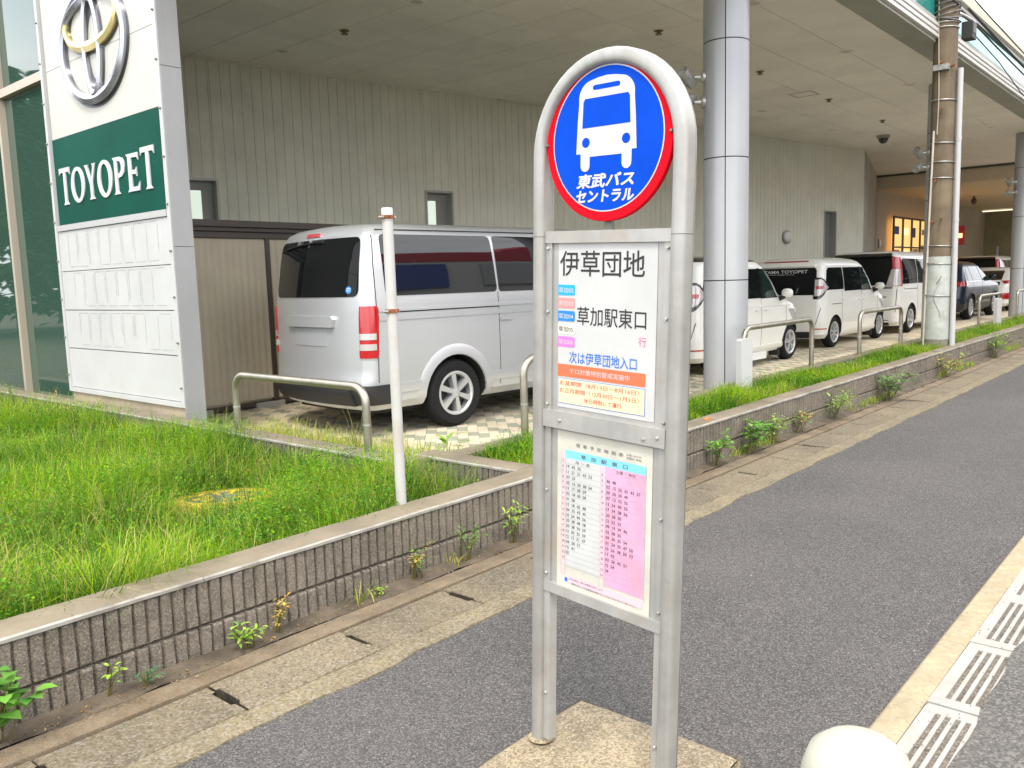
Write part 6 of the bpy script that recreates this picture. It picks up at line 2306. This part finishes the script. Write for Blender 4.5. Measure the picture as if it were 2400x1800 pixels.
WG = [(0.07, 0.17, 0.03), (0.10, 0.22, 0.035), (0.13, 0.27, 0.04)]


def weed(label, x, y, z, h, spread, n, L, Wd, pal_=WG, heart=False, stems=4, lean=(0, -0.2), single=False):
    if x > 1.5 and z < 0.03:
        h, spread, n, L, Wd = h * 1.2, spread * 1.15, int(n * 1.5), L * 1.15, Wd * 1.15
    pal_ = [tuple(min(1, c * 1.35) for c in q) for q in pal_]
    t = thing('weed', label, 'weed', (x, y, z), group='weeds along the wall foot')
    sb_, sc, lb, lc = MB(), [], MB(), []
    for k in range(stems):
        a = random.uniform(0, 6.28)
        tip = Vector((math.cos(a) * spread * random.uniform(.3, 1) + lean[0] * h, math.sin(a) * spread * random.uniform(.2, .7) + lean[1] * h, h * random.uniform(0.5, 1.0)))
        base = Vector((random.uniform(-.3, .3) * spread, random.uniform(-.15, .1) * spread, 0))
        P = [base + (tip - base) * u_ + Vector((0, 0, 0.15 * h * math.sin(u_ * 3.1))) for u_ in (0, 0.35, 0.7, 1.0)]
        o0 = len(sb_.v)
        sb_.tube(P, [0.003, 0.0025, 0.002, 0.0012], 5)
        sc += [(0.16, 0.14, 0.05)] * (len(sb_.v) - o0)
        for j in range(max(1, n // stems)):
            u_ = random.uniform(0.25, 1.0)
            p = base + (tip - base) * u_ + Vector((0, 0, 0.15 * h * math.sin(u_ * 3.1)))
            aa = random.uniform(0, 6.28)
            d = Vector((math.cos(aa), math.sin(aa) - 0.35, random.uniform(-.1, .7)))
            q_ = p + d * L * 0.35
            leaf_poly(lb, lc, q_, d, (0, 0, 1), L * random.uniform(.6, 1.2), Wd * random.uniform(.7, 1.2), random.choice(pal_), heart=heart)
            if single:                                # large leaves: each a part of its own
                col_mesh('leaf', lb, lc, M['leaf_thick'], t)
                lb, lc = MB(), []
    col_mesh('stem', sb_, sc, M['leaf_thick'], t)
    if not single:
        tag(col_mesh('leaf', lb, lc, M['leaf_thick'], t), kind='stuff')
    return t


YG = [(0.20, 0.32, 0.04), (0.26, 0.36, 0.06), (0.13, 0.25, 0.035)]
BR = [(0.36, 0.20, 0.05), (0.40, 0.28, 0.08), (0.20, 0.22, 0.05)]
weed('dark green heart leaved weed climbing the wall in the lower left corner', 0.88, 3.16, 0.01, 0.30, 0.11, 42, 0.058, 0.054, WG, True, 7, single=True)
weed('spindly weed with pale yellow green leaf rosettes on a bare stem', 1.27, 3.19, 0.01, 0.19, 0.05, 16, 0.03, 0.016, YG, False, 3)
weed('low bluish green tuft beside the spindly weed', 1.40, 3.17, 0.01, 0.07, 0.05, 30, 0.028, 0.010, [(0.06, 0.15, 0.07), (0.08, 0.18, 0.08)], False, 6)
weed('bushy yellow green weed among pale gravel below the wall', 1.84, 3.16, 0.01, 0.10, 0.09, 46, 0.030, 0.012, YG, False, 8)
weed('dried orange brown weed against the lower blocks', 2.02, 3.19, 0.01, 0.17, 0.06, 34, 0.026, 0.012, BR, False, 6)
weed('tiny green sprig in the gutter joint left of the post', 2.60, 3.17, 0.01, 0.04, 0.05, 16, 0.022, 0.010, YG, False, 4)
weed('trailing weed with small leaves against the wall left of the post', 2.86, 3.19, 0.01, 0.16, 0.10, 44, 0.022, 0.010, WG + BR, False, 8)
weed('straggling green weed low on the blocks near the post', 3.22, 3.18, 0.01, 0.19, 0.10, 50, 0.022, 0.010, WG, False, 9)
weed('grassy green weed just left of the bus stop post', 3.62, 3.18, 0.01, 0.20, 0.09, 46, 0.040, 0.009, YG, False, 8)
weed('rusty brown withered weed behind the bus stop post', 3.95, 3.18, 0.01, 0.20, 0.10, 40, 0.026, 0.009, BR, False, 7)
weed('leafy green weed right of the bus stop post below the wall', 6.10, 3.16, 0.01, 0.25, 0.13, 60, 0.050, 0.026, WG, False, 8)
weed('round dark green weed with glossy leaves at the wall foot', 6.72, 3.15, 0.01, 0.24, 0.17, 80, 0.055, 0.034, WG, True, 9)
weed('yellow green weed clump, third along the wall right of the post', 7.25, 3.17, 0.01, 0.22, 0.15, 70, 0.045, 0.022, YG, False, 9)
weed('small dark weed with reddish stems by the wall joint', 7.85, 3.17, 0.01, 0.20, 0.15, 60, 0.04, 0.02, WG + BR, False, 8)
weed('pale upright grassy weed against the wall beyond the dark one', 8.75, 3.17, 0.01, 0.28, 0.18, 80, 0.07, 0.014, YG, False, 9)
weed('broad grey green weed spreading over the gutter edge', 10.4, 3.12, 0.01, 0.30, 0.3, 120, 0.07, 0.03, [(0.09, 0.16, 0.06), (0.13, 0.20, 0.06)], False, 12)
weed('yellowing weed at the wall foot before the utility pole', 13.0, 3.16, 0.01, 0.30, 0.35, 110, 0.07, 0.02, YG + BR, False, 12)
weed('green weed at the wall foot beyond the utility pole', 16.2, 3.16, 0.01, 0.35, 0.4, 120, 0.08, 0.025, WG + YG, False, 12)
weed('tall dead stalk branching before the van bumper', 4.25, 5.35, PZ, 0.55, 0.16, 8, 0.03, 0.008, BR, False, 6, lean=(0, 0.1))
weed('broad leaved green seedling beside the offset wall corner', 4.35, 4.45, PZ, 0.42, 0.10, 20, 0.12, 0.035, YG, False, 4)

# tall flowering grass stems standing above the bed by the glass front
for k, (x, y, h, lb_) in enumerate(((3.35, 10.2, 0.75, 'tall pale seeding grass stem before the glass front'), (3.30, 9.0, 0.6, 'thin reddish seeding stems before the sign tower plinth'),
                                    (3.2, 8.3, 0.5, 'brown dead dock stalk in the grass below the sign tower'))):
    weed(lb_, x, y, 0.05, h, 0.10, 26, 0.05, 0.010, [YG, BR, BR][k], False, 6, lean=(0, 0.05))

# orange scrap on the coping
o = MB().prism([(-.022, 0), (.02, -.004), (.026, .012), (.0, .02), (-.02, .014)], lambda a, b, d: (6.25 + a, 3.30 + d, CT + 0.003 + b), -0.012, 0.014).build('litter_scrap', M['litter'])
tag(o, 'small orange scrap of litter on the wall coping', 'litter')


# ------------------------------------------------------------------ what stands behind the viewer, plus added trees (seen only mirrored in glass and paint)
def conifer(label, x, y, H, seed):
    rr = random.Random(seed)
    t = thing('conifer_tree', label, 'tree', (x, y, -0.14), group='conifers across the road')
    MB().tube([(0, 0, 0), (0.1, 0, H * .4), (0, .1, H * .95)], [H * .022, H * .014, 0.02], 8).build('trunk', M['bark'], t, smooth=50)
    b_, cl_ = MB(), []
    for k in range(3600):
        u_ = rr.random() ** 0.8
        z = H * (0.12 + 0.88 * u_)
        rmax = H * 0.26 * (1 - u_) ** 0.8 * (0.75 + 0.35 * math.sin(u_ * 40 + seed)) + 0.15
        a = rr.uniform(0, 6.28)
        r_ = rmax * math.sqrt(rr.random())
        p = Vector((r_ * math.cos(a), r_ * math.sin(a), z - 0.25 * r_))
        d = Vector((math.cos(a) + rr.uniform(-.5, .5), math.sin(a) + rr.uniform(-.5, .5), rr.uniform(-.5, .3)))
        c = rr.uniform(0.6, 1.2)
        leaf_poly(b_, cl_, p, d, (0, 0, 1), H * .07 * rr.uniform(.6, 1.3), H * .035, (0.035 * c, 0.06 * c, 0.022 * c))
    col_mesh('crown', b_, cl_, M['leaf_thick'], t)


conifer('tall dark conifer across the side road, mirrored in the showroom glass', -9, 27, 12, 1)
conifer('broad dark conifer next to the tallest one, mirrored in the van window', -12, 32, 10, 2)
conifer('lower bushy conifer at the end of the row behind the viewer', -6, 34, 8, 3)
conifer('slender conifer standing apart behind the viewer', -14, 24, 9, 4)

conifer('dense conifer at the middle of the far row behind the viewer', -5, 39, 11, 5)
conifer('short conifer closing the far row behind the viewer', -1.5, 43, 9, 6)
conifer('leaning conifer at the back of the row behind the viewer', -8.5, 43, 12, 7)

first = bpy.data.objects['conifer_tree']
for k, (x, y, sc_) in enumerate(((40, -12, 1.25), (47, -12.5, 1.1), (54, -12, 1.35), (62, -12.4, 1.2), (71, -12, 1.3))):  # trees added out of view so car windows mirror less sky
    o = copy_tree(first)
    o.location = (x, y, -0.14)
    o.rotation_euler = (0, 0, k * 1.3)
    o.scale = (sc_ * 1.25, sc_ * 1.25, sc_)
    o['label'] = ['nearest', 'second', 'third', 'fourth', 'farthest'][k] + ' of the unseen trees added across the road to darken car window reflections'
    o['group'] = 'unseen trees added across the road'

shop = thing('roadside_shop', 'low white shop with red fascia across the road, mirrored in the van glass', 'building', (32, -15, -0.14))
b_ = MB()
b_.box(8, 58, -30, -15, -0.14, 7.0)
b_.build('wall', M['shop_white'], shop, world=True)
b_ = MB()
b_.box(7.8, 58.2, -15.3, -14.9, 6.8, 7.9)
b_.build('fascia', M['shop_red'], shop, world=True)
for k in range(7):
    b_ = MB()
    x = 10 + 6 * k
    b_.box(x, x + 5, -15.0, -14.94, 0.6, 3.2)
    b_.build('window', M['glass_dark'], shop, world=True)
    b_ = MB()
    b_.box(x + .3, x + 4.4, -14.98, -14.9, 4.9, 6.4)
    b_.build('sign_panel', M[['paper', 'shop_blue', 'paper', 'shop_red'][k % 4]], shop, world=True)
b_ = MB()
b_.prism([(24, 7.9), (30, 7.9), (27, 10.2)], lambda a, b, d: (a, d, b), -17, -15.2)
b_.build('gable', M['shop_red'], shop, world=True)
